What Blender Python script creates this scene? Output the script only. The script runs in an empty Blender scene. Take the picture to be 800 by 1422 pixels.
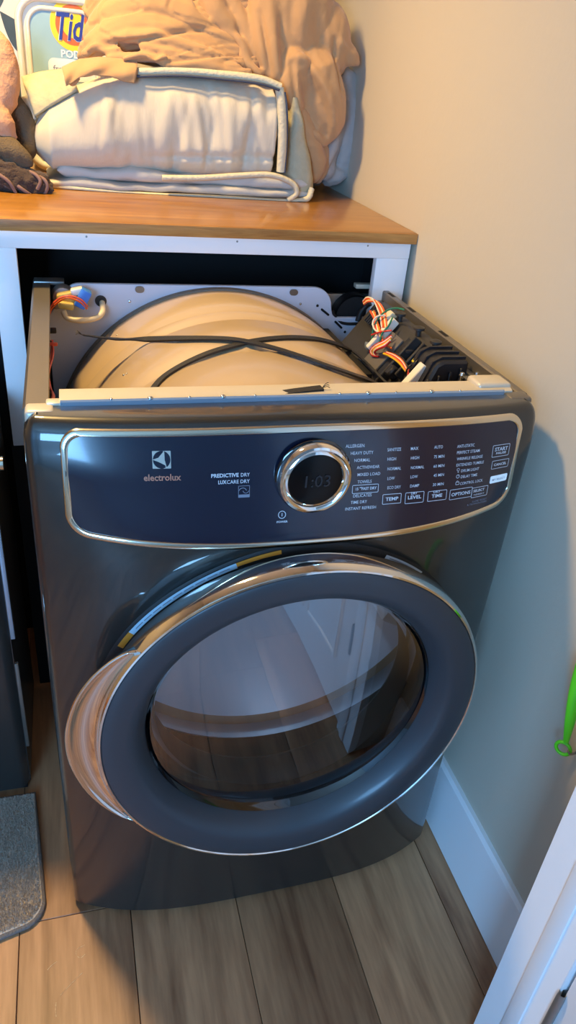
import bpy, bmesh, math, random
import numpy as np
from mathutils import Vector, Matrix, noise as mnoise

random.seed(7)
R_ = math.radians
scene = bpy.context.scene
C = scene.collection

# ------------------------------------------------------------------ camera
CAM = dict(loc=(-0.2791, -0.8131, 1.3269), yaw=0.31358, pitch=0.54121, roll=0.09817, f=1027.34)
IW, IH = 800, 1422
_cy, _sy = math.cos(CAM['yaw']), math.sin(CAM['yaw'])
_cp, _sp = math.cos(CAM['pitch']), math.sin(CAM['pitch'])
_F = Vector((_sy*_cp, _cy*_cp, -_sp)); _r0 = Vector((_cy, -_sy, 0)); _u0 = _r0.cross(_F)
_c, _s = math.cos(CAM['roll']), math.sin(CAM['roll'])
_RT = _c*_r0 + _s*_u0; _UP = -_s*_r0 + _c*_u0
_L = Vector(CAM['loc'])
cd = bpy.data.cameras.new('camera'); cam = bpy.data.objects.new('camera', cd); C.objects.link(cam)
cd.sensor_fit = 'VERTICAL'; cd.sensor_height = 36; cd.lens = CAM['f']*36/IH
cd.clip_start = 0.01; cd.clip_end = 50
cam.matrix_world = Matrix(((_RT.x, _UP.x, -_F.x, _L.x), (_RT.y, _UP.y, -_F.y, _L.y), (_RT.z, _UP.z, -_F.z, _L.z), (0, 0, 0, 1)))
scene.camera = cam

def ray(px, py): return _F + _RT*((px-IW/2)/CAM['f']) - _UP*((py-IH/2)/CAM['f'])
def at(px, py, Y=None, X=None, Z=None):          # a measured pixel at a known depth -> world point
    d = ray(px, py)
    t = (Y-_L.y)/d.y if Y is not None else (X-_L.x)/d.x if X is not None else (Z-_L.z)/d.z
    return _L + d*t

# ------------------------------------------------------------------ light
vs = scene.view_settings
vs.view_transform = 'Standard'; vs.look = 'None'; vs.gamma = 1.0; vs.use_curve_mapping = False
vs.exposure = 0.0
w = bpy.data.worlds.new('sky'); scene.world = w; w.use_nodes = True
w.node_tree.nodes['Background'].inputs[0].default_value = (0.45, 0.62, 1.0, 1)
w.node_tree.nodes['Background'].inputs[1].default_value = 1.0
LAMP_POS = (-0.62, 0.64, 2.26); LAMP_W = 160; LAMP_COL = (1.0, 0.66, 0.26)
WIN = dict(x0=-2.05, x1=-1.05, z0=0.75, z1=2.05, y=-3.0); WIN_W = 108; WIN_COL = (0.22, 0.54, 1.0)
al = bpy.data.lights.new('daylight', 'AREA'); al.shape = 'RECTANGLE'; al.size = 0.92; al.size_y = 1.22
al.energy = WIN_W; al.color = WIN_COL
alo = bpy.data.objects.new('daylight', al); C.objects.link(alo)
alo.location = ((WIN['x0']+WIN['x1'])/2, WIN['y']+0.03, (WIN['z0']+WIN['z1'])/2)
alo.rotation_euler = (R_(90), 0, 0)   # faces +Y into the room

# ------------------------------------------------------------------ materials
def lin(c):
    return tuple(((v/255)/12.92 if v/255 <= 0.04045 else ((v/255+0.055)/1.055)**2.4) for v in c)
MATS = {}
def mat(name, rgb, rough=0.5, metal=0.0, coat=0.0, bump=None, var=None, spec=0.5, emit=None, sheen=0.0, coat_rough=0.03):
    """rgb in sRGB 0-255.  bump=(scale, strength, stretch xyz)  var=(scale, amount, stretch)"""
    m = bpy.data.materials.new(name); m.use_nodes = True; nt = m.node_tree; b = nt.nodes['Principled BSDF']
    col = lin(rgb)
    b.inputs['Base Color'].default_value = (*col, 1); b.inputs['Roughness'].default_value = rough
    b.inputs['Metallic'].default_value = metal; b.inputs['Coat Weight'].default_value = coat
    b.inputs['Coat Roughness'].default_value = coat_rough
    b.inputs['Specular IOR Level'].default_value = spec
    if sheen: b.inputs['Sheen Weight'].default_value = sheen
    if emit: b.inputs['Emission Color'].default_value = (*lin(emit[0]), 1); b.inputs['Emission Strength'].default_value = emit[1]
    if bump or var:
        tc = nt.nodes.new('ShaderNodeTexCoord')
    if var:
        mp = nt.nodes.new('ShaderNodeMapping'); mp.inputs['Scale'].default_value = var[2] if len(var) > 2 else (1, 1, 1)
        n = nt.nodes.new('ShaderNodeTexNoise'); n.inputs['Scale'].default_value = var[0]; n.inputs['Detail'].default_value = 5
        hsv = nt.nodes.new('ShaderNodeMix'); hsv.data_type = 'RGBA'
        hsv.inputs['A'].default_value = (*[v*(1-var[1]) for v in col], 1); hsv.inputs['B'].default_value = (*[min(1, v*(1+var[1])) for v in col], 1)
        nt.links.new(tc.outputs['Object'], mp.inputs[0]); nt.links.new(mp.outputs[0], n.inputs['Vector'])
        nt.links.new(n.outputs['Fac'], hsv.inputs['Factor']); nt.links.new(hsv.outputs['Result'], b.inputs['Base Color'])
    if bump:
        mp2 = nt.nodes.new('ShaderNodeMapping'); mp2.inputs['Scale'].default_value = bump[2] if len(bump) > 2 else (1, 1, 1)
        n2 = nt.nodes.new('ShaderNodeTexNoise'); n2.inputs['Scale'].default_value = bump[0]; n2.inputs['Detail'].default_value = 4
        bp = nt.nodes.new('ShaderNodeBump'); bp.inputs['Strength'].default_value = bump[1]; bp.inputs['Distance'].default_value = 0.01
        nt.links.new(tc.outputs['Object'], mp2.inputs[0]); nt.links.new(mp2.outputs[0], n2.inputs['Vector'])
        nt.links.new(n2.outputs['Fac'], bp.inputs['Height']); nt.links.new(bp.outputs[0], b.inputs['Normal'])
    MATS[name] = m
    return m

def wood_mat(name, dark, light, rough, scale, stretch, seed_obj=False, amount=1.0, coat=0.0):
    m = bpy.data.materials.new(name); m.use_nodes = True; nt = m.node_tree; b = nt.nodes['Principled BSDF']
    L = nt.links; N = nt.nodes.new
    tc = N('ShaderNodeTexCoord'); mp = N('ShaderNodeMapping'); mp.inputs['Scale'].default_value = stretch
    L.new(tc.outputs['Object'], mp.inputs[0])
    src = mp.outputs[0]
    oi = N('ShaderNodeObjectInfo')
    if seed_obj:
        cb = N('ShaderNodeCombineXYZ'); mu = N('ShaderNodeMath'); mu.operation = 'MULTIPLY'; mu.inputs[1].default_value = 37
        L.new(oi.outputs['Random'], mu.inputs[0]); L.new(mu.outputs[0], cb.inputs[0]); L.new(mu.outputs[0], cb.inputs[2])
        ad = N('ShaderNodeVectorMath'); ad.operation = 'ADD'; L.new(src, ad.inputs[0]); L.new(cb.outputs[0], ad.inputs[1]); src = ad.outputs[0]
    n = N('ShaderNodeTexNoise'); n.inputs['Scale'].default_value = scale; n.inputs['Detail'].default_value = 7; n.inputs['Distortion'].default_value = 0.7
    L.new(src, n.inputs['Vector'])
    n2 = N('ShaderNodeTexNoise'); n2.inputs['Scale'].default_value = scale*6; n2.inputs['Detail'].default_value = 4
    L.new(src, n2.inputs['Vector'])
    wv = N('ShaderNodeMath'); wv.operation = 'MULTIPLY_ADD'; wv.inputs[1].default_value = 0.35
    L.new(n2.outputs['Fac'], wv.inputs[0]); L.new(n.outputs['Fac'], wv.inputs[2])
    cr = N('ShaderNodeValToRGB'); cr.color_ramp.elements[0].position = 0.42; cr.color_ramp.elements[1].position = 0.88
    cr.color_ramp.elements[0].color = (*lin(dark), 1); cr.color_ramp.elements[1].color = (*lin(light), 1)
    L.new(wv.outputs[0], cr.inputs[0]); out = cr.outputs[0]
    if seed_obj:
        hs = N('ShaderNodeHueSaturation'); mr = N('ShaderNodeMapRange'); mr.inputs['To Min'].default_value = 0.74; mr.inputs['To Max'].default_value = 1.16
        L.new(oi.outputs['Random'], mr.inputs[0]); L.new(mr.outputs[0], hs.inputs['Value']); L.new(out, hs.inputs['Color']); out = hs.outputs[0]
    L.new(out, b.inputs['Base Color'])
    b.inputs['Roughness'].default_value = rough; b.inputs['Coat Weight'].default_value = coat; b.inputs['Coat Roughness'].default_value = 0.12
    bp = N('ShaderNodeBump'); bp.inputs['Strength'].default_value = 0.15; bp.inputs['Distance'].default_value = 0.002
    L.new(wv.outputs[0], bp.inputs['Height']); L.new(bp.outputs[0], b.inputs['Normal'])
    MATS[name] = m
    return m

# setting
mat('wall_hall_paint', (196, 204, 214), 0.8)  # unseen hall walls tinted cool so bounced daylight stays bluish
mat('wall_paint', (196, 186, 168), 0.75, bump=(90, 0.04))
mat('wallpaper', (214, 212, 206), 0.8)
mat('leaf_ink', (58, 78, 94), 0.7, var=(30, 0.25))
mat('white_paint', (240, 240, 242), 0.45, bump=(25, 0.03, (1, 1, 6)))
mat('ceiling_white', (232, 228, 218), 0.9)
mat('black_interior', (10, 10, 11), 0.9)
wood_mat('plank_wood', (122, 80, 54), (198, 147, 106), 0.42, 2.2, (9, 0.9, 1), True)
wood_mat('counter_wood', (128, 84, 24), (166, 116, 40), 0.28, 3.0, (0.8, 7, 7), coat=0.35)
wood_mat('counter_edge_wood', (138, 84, 38), (196, 142, 78), 0.4, 5.0, (0.9, 3, 16))
# dryer
mat('titanium', (40, 40, 39), 0.34, 0.35, coat=1.0, coat_rough=0.035)
mat('side_metal', (122, 116, 108), 0.36, 0.6, bump=(300, 0.02))
mat('bulkhead', (200, 206, 222), 0.40, 0.0, coat=0.2)
mat('galvanized', (150, 150, 148), 0.4, 0.8, var=(40, 0.2))
mat('drum_enamel', (188, 166, 136), 0.30, 0.1, coat=0.3, coat_rough=0.12, bump=(14, 0.03))
mat('drum_inner', (206, 212, 220), 0.35, 0.1)
mat('chrome', (236, 232, 226), 0.06, 1.0)
mat('brushed_trim', (226, 214, 192), 0.16, 1.0)
mat('navy_gloss', (14, 20, 40), 0.22, 0.0, coat=0.6, coat_rough=0.10)
mat('black_gloss', (8, 9, 12), 0.08, coat=1.0)
mat('black_rubber', (18, 18, 20), 0.55, bump=(120, 0.05))
mat('seal_felt', (128, 116, 104), 0.8)
mat('belt_rubber', (26, 25, 25), 0.5, bump=(300, 0.15, (1, 1, 1)))
mat('door_ring', (56, 60, 66), 0.46, 0.2, coat=0.22, coat_rough=0.16)
mat('door_inner', (24, 23, 24), 0.3)
mat('board_plastic', (44, 43, 44), 0.5, var=(30, 0.3))
mat('board_plastic_grey', (98, 94, 92), 0.5)
mat('board_plastic_dark', (26, 27, 34), 0.42)
mat('flange_cream', (206, 196, 176), 0.35, 0.2)
mat('lip_steel', (168, 186, 204), 0.25, 0.6)
mat('screw_steel', (200, 204, 208), 0.22, 1.0)
mat('print_white', (205, 208, 214), 0.5)
mat('print_grey', (120, 126, 140), 0.5)
mat('print_copper', (190, 128, 104), 0.35, 0.4)
mat('print_silver', (200, 198, 186), 0.25, 0.5)
mat('key_lit', (214, 230, 240), 0.4, emit=((190, 220, 240), 0.25))
mat('display_black', (6, 6, 8), 0.25, spec=0.25)
mat('digit_dim', (26, 28, 33), 0.5)
for nm, rgb in dict(orange=(232, 104, 44), red=(200, 44, 36), white=(228, 222, 210), yellow=(226, 186, 46), green=(26, 120, 92), black=(22, 22, 24), cream=(222, 206, 172), coral=(226, 92, 66), blue=(52, 110, 204)).items():
    mat('wire_'+nm, rgb, 0.4)
mat('plug_white', (226, 222, 212), 0.4); mat('plug_yellow', (214, 196, 40), 0.4); mat('plug_blue', (64, 124, 214), 0.4)
mat('block_yellow', (196, 172, 96), 0.5)
mat('sticker_orange', (206, 132, 42), 0.5); mat('sticker_blue', (168, 196, 212), 0.45); mat('sticker_white', (196, 208, 220), 0.5)
# cloth
mat('sheet_beige', (184, 143, 100), 0.8, sheen=0.25, bump=(60, 0.10))
mat('sheet_grey', (172, 164, 158), 0.75, sheen=0.2, bump=(60, 0.1))
mat('comforter_white', (208, 197, 176), 0.7, sheen=0.3, bump=(16, 0.35, (1.6, 1.6, 0.5)))
mat('comforter_border', (176, 169, 142), 0.7, var=(45, 0.22), bump=(70, 0.3))
mat('comforter_blue', (192, 188, 180), 0.7, bump=(30, 0.3))
mat('piping_cream', (206, 198, 172), 0.7, bump=(140, 0.3))
mat('piping_navy', (66, 74, 92), 0.7)
mat('cloth_pink', (204, 156, 124), 0.85, bump=(200, 0.25))
mat('cloth_olive', (98, 84, 66), 0.9, bump=(300, 0.4))
mat('cloth_brown', (62, 46, 40), 0.85, bump=(220, 0.5), sheen=0.2)
mat('cloth_mauve', (128, 100, 94), 0.8)
mat('tub_plastic', (222, 220, 212), 0.25, coat=0.4)
mat('tub_label', (150, 186, 202), 0.3, coat=0.4, var=(22, 0.12))
mat('logo_yellow', (246, 206, 30), 0.4); mat('logo_orange', (234, 104, 36), 0.4); mat('logo_blue', (44, 58, 150), 0.4)
mat('label_white', (232, 234, 234), 0.4)
mat('rug_grey', (200, 186, 170), 0.95, var=(60, 0.25), bump=(260, 0.7))
mat('rug_edge', (116, 108, 102), 0.95, bump=(300, 0.5))
mat('green_plastic', (86, 214, 40), 0.35)
mat('washer_dark', (50, 48, 46), 0.4, 0.2, coat=0.25)
mat('lamp_cover', (225, 232, 240), 0.4)
mat('lamp_glass', (255, 236, 205), 0.5, emit=((255, 205, 140), 2.0))

def glass_mat():
    m = bpy.data.materials.new('door_glass'); m.use_nodes = True; nt = m.node_tree; nt.nodes.clear()
    o = nt.nodes.new('ShaderNodeOutputMaterial'); mx = nt.nodes.new('ShaderNodeMixShader')
    t = nt.nodes.new('ShaderNodeBsdfTransparent'); t.inputs[0].default_value = (0.72, 0.74, 0.78, 1)
    g = nt.nodes.new('ShaderNodeBsdfGlossy'); g.inputs['Roughness'].default_value = 0.02; g.inputs['Color'].default_value = (1, 1, 1, 1)
    fr = nt.nodes.new('ShaderNodeFresnel'); fr.inputs[0].default_value = 2.3
    nt.links.new(fr.outputs[0], mx.inputs[0]); nt.links.new(t.outputs[0], mx.inputs[1]); nt.links.new(g.outputs[0], mx.inputs[2])
    nt.links.new(mx.outputs[0], o.inputs[0]); MATS['door_glass'] = m
glass_mat()
def window_glass():
    m = bpy.data.materials.new('window_glass'); m.use_nodes = True; nt = m.node_tree; nt.nodes.clear()
    o = nt.nodes.new('ShaderNodeOutputMaterial'); mx = nt.nodes.new('ShaderNodeMixShader')
    t = nt.nodes.new('ShaderNodeBsdfTransparent'); g = nt.nodes.new('ShaderNodeBsdfGlossy'); g.inputs['Roughness'].default_value = 0.02
    mx.inputs[0].default_value = 0.06
    nt.links.new(t.outputs[0], mx.inputs[1]); nt.links.new(g.outputs[0], mx.inputs[2]); nt.links.new(mx.outputs[0], o.inputs[0]); MATS['window_glass'] = m
window_glass()

# ------------------------------------------------------------------ object helpers
ORG = {}
def link(name, me, m, parent=None, smooth=True, flat_angle=None):
    if m is not None and not me.materials: me.materials.append(MATS[m] if isinstance(m, str) else m)
    o = bpy.data.objects.new(name, me); C.objects.link(o)
    if parent is not None:
        org = ORG[parent.name]; me.transform(Matrix.Translation(-org)); o.parent = parent; ORG[o.name] = org
    else:
        vs_ = np.empty(len(me.vertices)*3); me.vertices.foreach_get('co', vs_); vs_ = vs_.reshape(-1, 3)
        org = Vector(((vs_[:, 0].min()+vs_[:, 0].max())/2, (vs_[:, 1].min()+vs_[:, 1].max())/2, vs_[:, 2].min()))
        me.transform(Matrix.Translation(-org)); o.location = org; ORG[o.name] = org
    if smooth:
        me.polygons.foreach_set('use_smooth', [True]*len(me.polygons))
        if flat_angle is not None:
            try: me.set_sharp_from_angle(angle=R_(flat_angle))
            except Exception: pass
    me.update()
    return o
def pyd(name, verts, faces, m, parent=None, smooth=True, flat_angle=None, fix=True):
    me = bpy.data.meshes.new(name); me.from_pydata([tuple(v) for v in verts], [], faces)
    if fix:
        bm = bmesh.new(); bm.from_mesh(me); bmesh.ops.recalc_face_normals(bm, faces=bm.faces); bm.to_mesh(me); bm.free()
    return link(name, me, m, parent, smooth, flat_angle)
def frombm(name, bm, m, parent=None, smooth=True, flat_angle=40):
    bmesh.ops.recalc_face_normals(bm, faces=bm.faces)
    me = bpy.data.meshes.new(name); bm.to_mesh(me); bm.free()
    return link(name, me, m, parent, smooth, flat_angle)
def tag(o, label, cat, group=None, kind=None):
    if label: o['label'] = label
    if cat: o['category'] = cat
    if group: o['group'] = group
    if kind: o['kind'] = kind
    return o
def empty(name, loc, label=None, cat=None, group=None):
    o = bpy.data.objects.new(name, None); C.objects.link(o); o.location = loc; o.empty_display_size = 0.1
    ORG[o.name] = Vector(loc); return tag(o, label, cat, group)
def struct(o, label=None):
    o['kind'] = 'structure'
    if label: o['label'] = label
    return o
def box_bm(bm, x0, x1, y0, y1, z0, z1, bev=0.0, seg=2, rot=None):
    r = bmesh.ops.create_cube(bm, size=1.0)
    vs_ = r['verts']
    bmesh.ops.scale(bm, vec=(x1-x0, y1-y0, z1-z0), verts=vs_)
    if bev > 0:
        es = list({e for v in vs_ for e in v.link_edges})
        rr = bmesh.ops.bevel(bm, geom=es, offset=bev, segments=seg, profile=0.5, affect='EDGES')
        vs_ = list({v for f in rr['faces'] for v in f.verts} | {v for v in vs_ if v.is_valid})
    if rot is not None: bmesh.ops.rotate(bm, cent=(0, 0, 0), matrix=rot, verts=vs_)
    bmesh.ops.translate(bm, vec=((x0+x1)/2, (y0+y1)/2, (z0+z1)/2), verts=vs_)
    return vs_
def box(name, x0, x1, y0, y1, z0, z1, m, parent=None, bev=0.002, seg=2, rot=None):
    bm = bmesh.new(); box_bm(bm, x0, x1, y0, y1, z0, z1, bev, seg, rot)
    return frombm(name, bm, m, parent, True, 40)
def boxes(name, lst, m, parent=None, bev=0.001, seg=1):
    bm = bmesh.new()
    for b in lst: box_bm(bm, *b, bev, seg)
    return frombm(name, bm, m, parent, True, 40)
def cat(pts, n=8):
    P = [Vector(p) for p in pts]
    if len(P) < 3: return [P[0].lerp(P[-1], i/n) for i in range(n+1)]
    P = [P[0]*2-P[1]] + P + [P[-1]*2-P[-2]]; out = []
    for i in range(1, len(P)-2):
        for k in range(n):
            t = k/n; a, b, c, d = P[i-1], P[i], P[i+1], P[i+2]
            out.append(0.5*((2*b)+(c-a)*t+(2*a-5*b+4*c-d)*t*t+(3*b-a-3*c+d)*t**3))
    out.append(P[-2]); return out
def tube_geo(pts, rad, seg=8, off=0):
    n = len(pts); V = []; Fc = []
    t = [(pts[min(i+1, n-1)]-pts[max(i-1, 0)]).normalized() for i in range(n)]
    up = Vector((0, 0, 1)) if abs(t[0].z) < 0.9 else Vector((1, 0, 0))
    nrm = (up - t[0]*up.dot(t[0])).normalized()
    for i in range(n):
        nrm = (nrm - t[i]*nrm.dot(t[i])).normalized(); bi = t[i].cross(nrm)
        r = rad[i] if hasattr(rad, '__len__') else rad
        for k in range(seg):
            a = 2*math.pi*k/seg; V.append(pts[i]+nrm*(r*math.cos(a))+bi*(r*math.sin(a)))
    for i in range(n-1):
        for k in range(seg):
            a, b = off+i*seg+k, off+i*seg+(k+1) % seg; Fc.append((a, b, b+seg, a+seg))
    Fc.append(tuple(off+k for k in range(seg))[::-1]); Fc.append(tuple(off+(n-1)*seg+k for k in range(seg)))
    return V, Fc
def tube(name, pts, rad, m, parent=None, seg=8, n=8, smooth_path=True):
    P = cat(pts, n) if smooth_path else [Vector(p) for p in pts]
    if hasattr(rad, '__len__') and len(rad) != len(P): rad = list(np.interp(np.linspace(0, 1, len(P)), np.linspace(0, 1, len(rad)), rad))
    V, Fc = tube_geo(P, rad, seg); return pyd(name, V, Fc, m, parent, True, 60)
def lathe(name, prof, cx, cz, m, parent=None, seg=96, a0=0, a1=360, warp=None, closed=False):
    """profile of (r, y) turned about the Y axis through (cx, cz)"""
    V = []; Fc = []; full = abs(a1-a0) >= 359.9; ns = seg if full else seg+1; k = len(prof)
    for i in range(ns):
        a = R_(a0+(a1-a0)*i/seg)
        for r, y in prof:
            v = Vector((cx+r*math.cos(a), y, cz+r*math.sin(a)))
            if warp: v = warp(v)
            V.append(v)
    for i in range(seg):
        j = (i+1) % ns
        for q in range(k if closed else k-1):
            q2 = (q+1) % k; Fc.append((i*k+q, i*k+q2, j*k+q2, j*k+q))
    return pyd(name, V, Fc, m, parent, True, 35)
def lathe_z(name, prof, cx, cy, m, parent=None, seg=32):
    V = []; Fc = []; k = len(prof)
    for i in range(seg):
        a = 2*math.pi*i/seg
        for r, z in prof: V.append((cx+r*math.cos(a), cy+r*math.sin(a), z))
    for i in range(seg):
        j = (i+1) % seg
        for q in range(k-1): Fc.append((i*k+q, i*k+q+1, j*k+q+1, j*k+q))
    return pyd(name, V, Fc, m, parent, True, 40)
def grid(name, nu, nv, fn, m, parent=None, closeu=False, closev=False, skip=None, flat_angle=None):
    V = [fn(i/(nu if closeu else nu-1), j/(nv if closev else nv-1)) for i in range(nu) for j in range(nv)]
    Fc = []
    for i in range(nu if closeu else nu-1):
        for j in range(nv if closev else nv-1):
            a, b = i*nv+j, i*nv+(j+1) % nv; c, d = ((i+1) % nu)*nv+(j+1) % nv, ((i+1) % nu)*nv+j
            if skip and skip((Vector(V[a])+Vector(V[c]))/2): continue
            Fc.append((a, b, c, d))
    return pyd(name, V, Fc, m, parent, True, flat_angle)
def prism(name, poly, axis, a0, a1, m, parent=None, bev=0.0):
    """polygon in the two other axes extruded along axis"""
    bm = bmesh.new()
    def P(u, v, t): return (t, u, v) if axis == 'x' else (u, t, v) if axis == 'y' else (u, v, t)
    vs0 = [bm.verts.new(P(u, v, a0)) for u, v in poly]; f = bm.faces.new(vs0)
    r = bmesh.ops.extrude_face_region(bm, geom=[f]); nv = [g for g in r['geom'] if isinstance(g, bmesh.types.BMVert)]
    bmesh.ops.translate(bm, vec=P(0, 0, a1-a0), verts=nv)
    if bev: bmesh.ops.bevel(bm, geom=list(bm.edges), offset=bev, segments=1, affect='EDGES')
    return frombm(name, bm, m, parent, True, 30)
def apply_mods(o):
    dg = bpy.context.evaluated_depsgraph_get(); me = bpy.data.meshes.new_from_object(o.evaluated_get(dg))
    old = o.data; o.modifiers.clear(); o.data = me; bpy.data.meshes.remove(old)
    me.polygons.foreach_set('use_smooth', [True]*len(me.polygons)); return o
def lumps(name, tubes, m, parent=None, voxel=0.005, smooth=6, disp=(0.006, 0.05), balls=(), fold=None, creases=()):
    """bunched cloth: folds laid as tapered rolls, fused to one continuous skin, then wrinkled"""
    V = []; Fc = []
    for pts, rad in tubes:
        P = cat(pts, 6); rr = list(np.interp(np.linspace(0, 1, len(P)), np.linspace(0, 1, len(rad)), rad)) if hasattr(rad, '__len__') else rad
        if not hasattr(rr, '__len__'): rr = [rr]*len(P)
        # rounded ends
        t0 = (P[0]-P[1]).normalized(); t1 = (P[-1]-P[-2]).normalized()
        P = [P[0]+t0*rr[0]*0.8]+P+[P[-1]+t1*rr[-1]*0.8]; rr = [rr[0]*0.45]+list(rr)+[rr[-1]*0.45]
        v, f = tube_geo(P, rr, 12, len(V)); V += v; Fc += f
    bm = bmesh.new()
    for c, s in balls:
        r = bmesh.ops.create_icosphere(bm, subdivisions=3, radius=1.0)
        bmesh.ops.scale(bm, vec=s, verts=r['verts']); bmesh.ops.translate(bm, vec=c, verts=r['verts'])
    me0 = bpy.data.meshes.new('tmp'); me0.from_pydata([tuple(v) for v in V], [], Fc); bm.from_mesh(me0); bpy.data.meshes.remove(me0)
    bmesh.ops.recalc_face_normals(bm, faces=bm.faces)
    me = bpy.data.meshes.new(name); bm.to_mesh(me); bm.free()
    o = link(name, me, m, parent)
    md = o.modifiers.new('r', 'REMESH'); md.mode = 'VOXEL'; md.voxel_size = voxel
    sm = o.modifiers.new('s', 'SMOOTH'); sm.iterations = smooth; sm.factor = 0.5
    apply_mods(o)
    if disp:
        me = o.data; n = len(me.vertices); co = np.empty(n*3); no = np.empty(n*3)
        me.vertices.foreach_get('co', co); me.vertices.foreach_get('normal', no); co = co.reshape(-1, 3); no = no.reshape(-1, 3)
        org_ = np.array(ORG[o.name][:])
        if creases:
            W3 = co+org_; front = no[:, 1] < 0.25; dd = np.zeros(n)
            for cp_, wd_, dp_ in creases:
                Q = np.array([p[:] for p in cat(cp_, 8)])[:, [0, 2]]; best = np.full(n, 9.0); tt = np.zeros(n); P2_ = W3[:, [0, 2]]
                for q in range(len(Q)-1):
                    ab = Q[q+1]-Q[q]; t_ = np.clip(((P2_-Q[q])@ab)/(ab@ab+1e-12), 0, 1); di = np.linalg.norm(P2_-(Q[q]+t_[:, None]*ab), axis=1)
                    m_ = di < best; best[m_] = di[m_]; tt[m_] = (q+t_[m_])/(len(Q)-1)
                dd += dp_*np.exp(-(best/wd_)**2)*np.sin(np.pi*np.clip(tt*0.9+0.05, 0, 1))**0.5
            co = co+no*(dd*front)[:, None]
        if fold:
            amp, sc = fold; sc = np.array(sc); ex = np.zeros(n)
            for q in range(n):
                w_ = (co[q]+org_); v = Vector(w_/sc); v += Vector((mnoise.noise(v*0.7+Vector((9, 1, 4))), mnoise.noise(v*0.7+Vector((2, 8, 5))), mnoise.noise(v*0.7)))*0.6
                a_ = mnoise.noise(v); b_ = mnoise.noise(v*1.9+Vector((5, 3, 8)))
                ex[q] = -amp*math.exp(-(a_/0.07)**2)+0.6*amp*math.exp(-((a_-0.18)/0.12)**2)-0.5*amp*math.exp(-(b_/0.06)**2)+0.35*amp*math.exp(-((b_-.15)/.1)**2)
            co = co+no*ex[:, None]
        d = np.array([mnoise.noise(Vector(c)/disp[1]) + 0.5*(1-2*abs(mnoise.noise(Vector(c)/(disp[1]*0.6)+Vector((3, 7, 1))))) for c in co])
        me.vertices.foreach_set('co', (co+no*(d*disp[0])[:, None]).ravel()); me.update()
    return o

# ------------------------------------------------------------------ the room
XW = 0.382; YB = 1.26; XL = -1.75; YF = -3.0; ZC = 2.42; HXR = 1.30; HXL = -2.6
fl = box('floor', HXL-0.1, 1.4, YF-0.1, YB+0.1, -0.06, -0.0045, 'black_interior', None, 0)
struct(fl, 'wood plank floor with grey brown grain')
PW = 0.190; x = -0.436-PW*11; k = 0
joints = {-0.436: [-0.008], }
plank_me = {}
while x < HXR:
    x0, x1 = x, min(x+PW, HXR)
    first = -0.008 if abs(x+0.436) < 1e-6 else (0.62, -0.75, 0.40, 0.95, -0.62, 0.78, 0.22)[k % 7]
    if abs(x-(-0.436+PW)) < 1e-6: first = 0.55
    if abs(x-(-0.436+2*PW)) < 1e-6: first = -0.72
    if abs(x-(-0.436+3*PW)) < 1e-6: first = 0.35
    if abs(x-(-0.436+4*PW)) < 1e-6: first = -0.95
    ys = sorted({max(YF, min(YB, first+1.22*j)) for j in range(-4, 5)})
    for a, b in zip(ys[:-1], ys[1:]):
        if x1 > XW-0.02:
            if x0 < XW: x1 = XW-0.004 if b > -0.36 else x0+PW
            elif a > -0.450: continue
            else: b = min(b, -0.450)
        if b-a < 0.02: continue
        box('plank', x0+0.0006, x1-0.0006, a+0.0006, b-0.0006, -0.0044, 0.0, 'plank_wood', fl, 0.0008, 1)
    x += PW; k += 1
mat('scuff', (198, 170, 132), 0.7)
for pp in (((118, 1312), (107, 1318), (106, 1326), (112, 1330), (118, 1325)), ((115, 1350), (103, 1362), (95, 1370), (84, 1382)), ((79, 1335), (71, 1341), (66, 1347)), ((78, 1392), (77, 1402), (78, 1412))):
    P = cat([at(a_, b_, Z=0.0004) for a_, b_ in pp], 5); V = []
    for i, p_ in enumerate(P):
        t_ = (P[min(i+1, len(P)-1)]-P[max(i-1, 0)]).normalized(); sd = Vector((-t_.y, t_.x, 0))*0.0008*(0.1+random.random()); V += [p_+sd, p_-sd]
    pyd('scuff', V, [(2*i, 2*i+1, 2*i+3, 2*i+2) for i in range(len(P)-1)], 'scuff', fl, False, None, False)
struct(box('wall_right', XW, XW+0.1, -0.3485, YB, -0.004, ZC, 'wall_paint', None, 0), 'warm cream painted wall right of the dryer')
wb = struct(box('wall_back', XL, XW, YB, YB+0.1, -0.004, ZC, 'wallpaper', None, 0), 'leaf patterned wall behind the linens')
struct(box('wall_left', XL-0.1, XL, -0.3495, YB, -0.004, ZC, 'wall_paint', None, 0))
struct(box('wall_hall_left', HXL-0.1, HXL, YF, -0.450, -0.004, ZC, 'wall_hall_paint', None, 0))
struct(box('wall_hall', HXR, HXR+0.1, YF, -0.449, -0.004, ZC, 'wall_hall_paint', None, 0))
wf = struct(boxes('wall_front', [(HXL, WIN['x0'], YF-0.1, YF, -0.004, ZC), (WIN['x1'], HXR, YF-0.1, YF, -0.004, ZC),
     (WIN['x0'], WIN['x1'], YF-0.1, YF, -0.004, WIN['z0']), (WIN['x0'], WIN['x1'], YF-0.1, YF, WIN['z1'], ZC)], 'wall_hall_paint', None, 0))
struct(box('ceiling', HXL-0.1, HXR+0.1, YF-0.1, YB+0.1, ZC, ZC+0.08, 'ceiling_white', None, 0))
w1 = empty('window_1', ((WIN['x0']+WIN['x1'])/2, YF, WIN['z0'])); struct(w1)
xc = (WIN['x0']+WIN['x1'])/2
for b in [(WIN['x0'], WIN['x0']+0.04), (WIN['x1']-0.04, WIN['x1']), (xc-0.02, xc+0.02)]:
    box('window_frame', b[0], b[1], YF-0.08, YF-0.03, WIN['z0'], WIN['z1'], 'white_paint', w1, 0.003)
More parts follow.
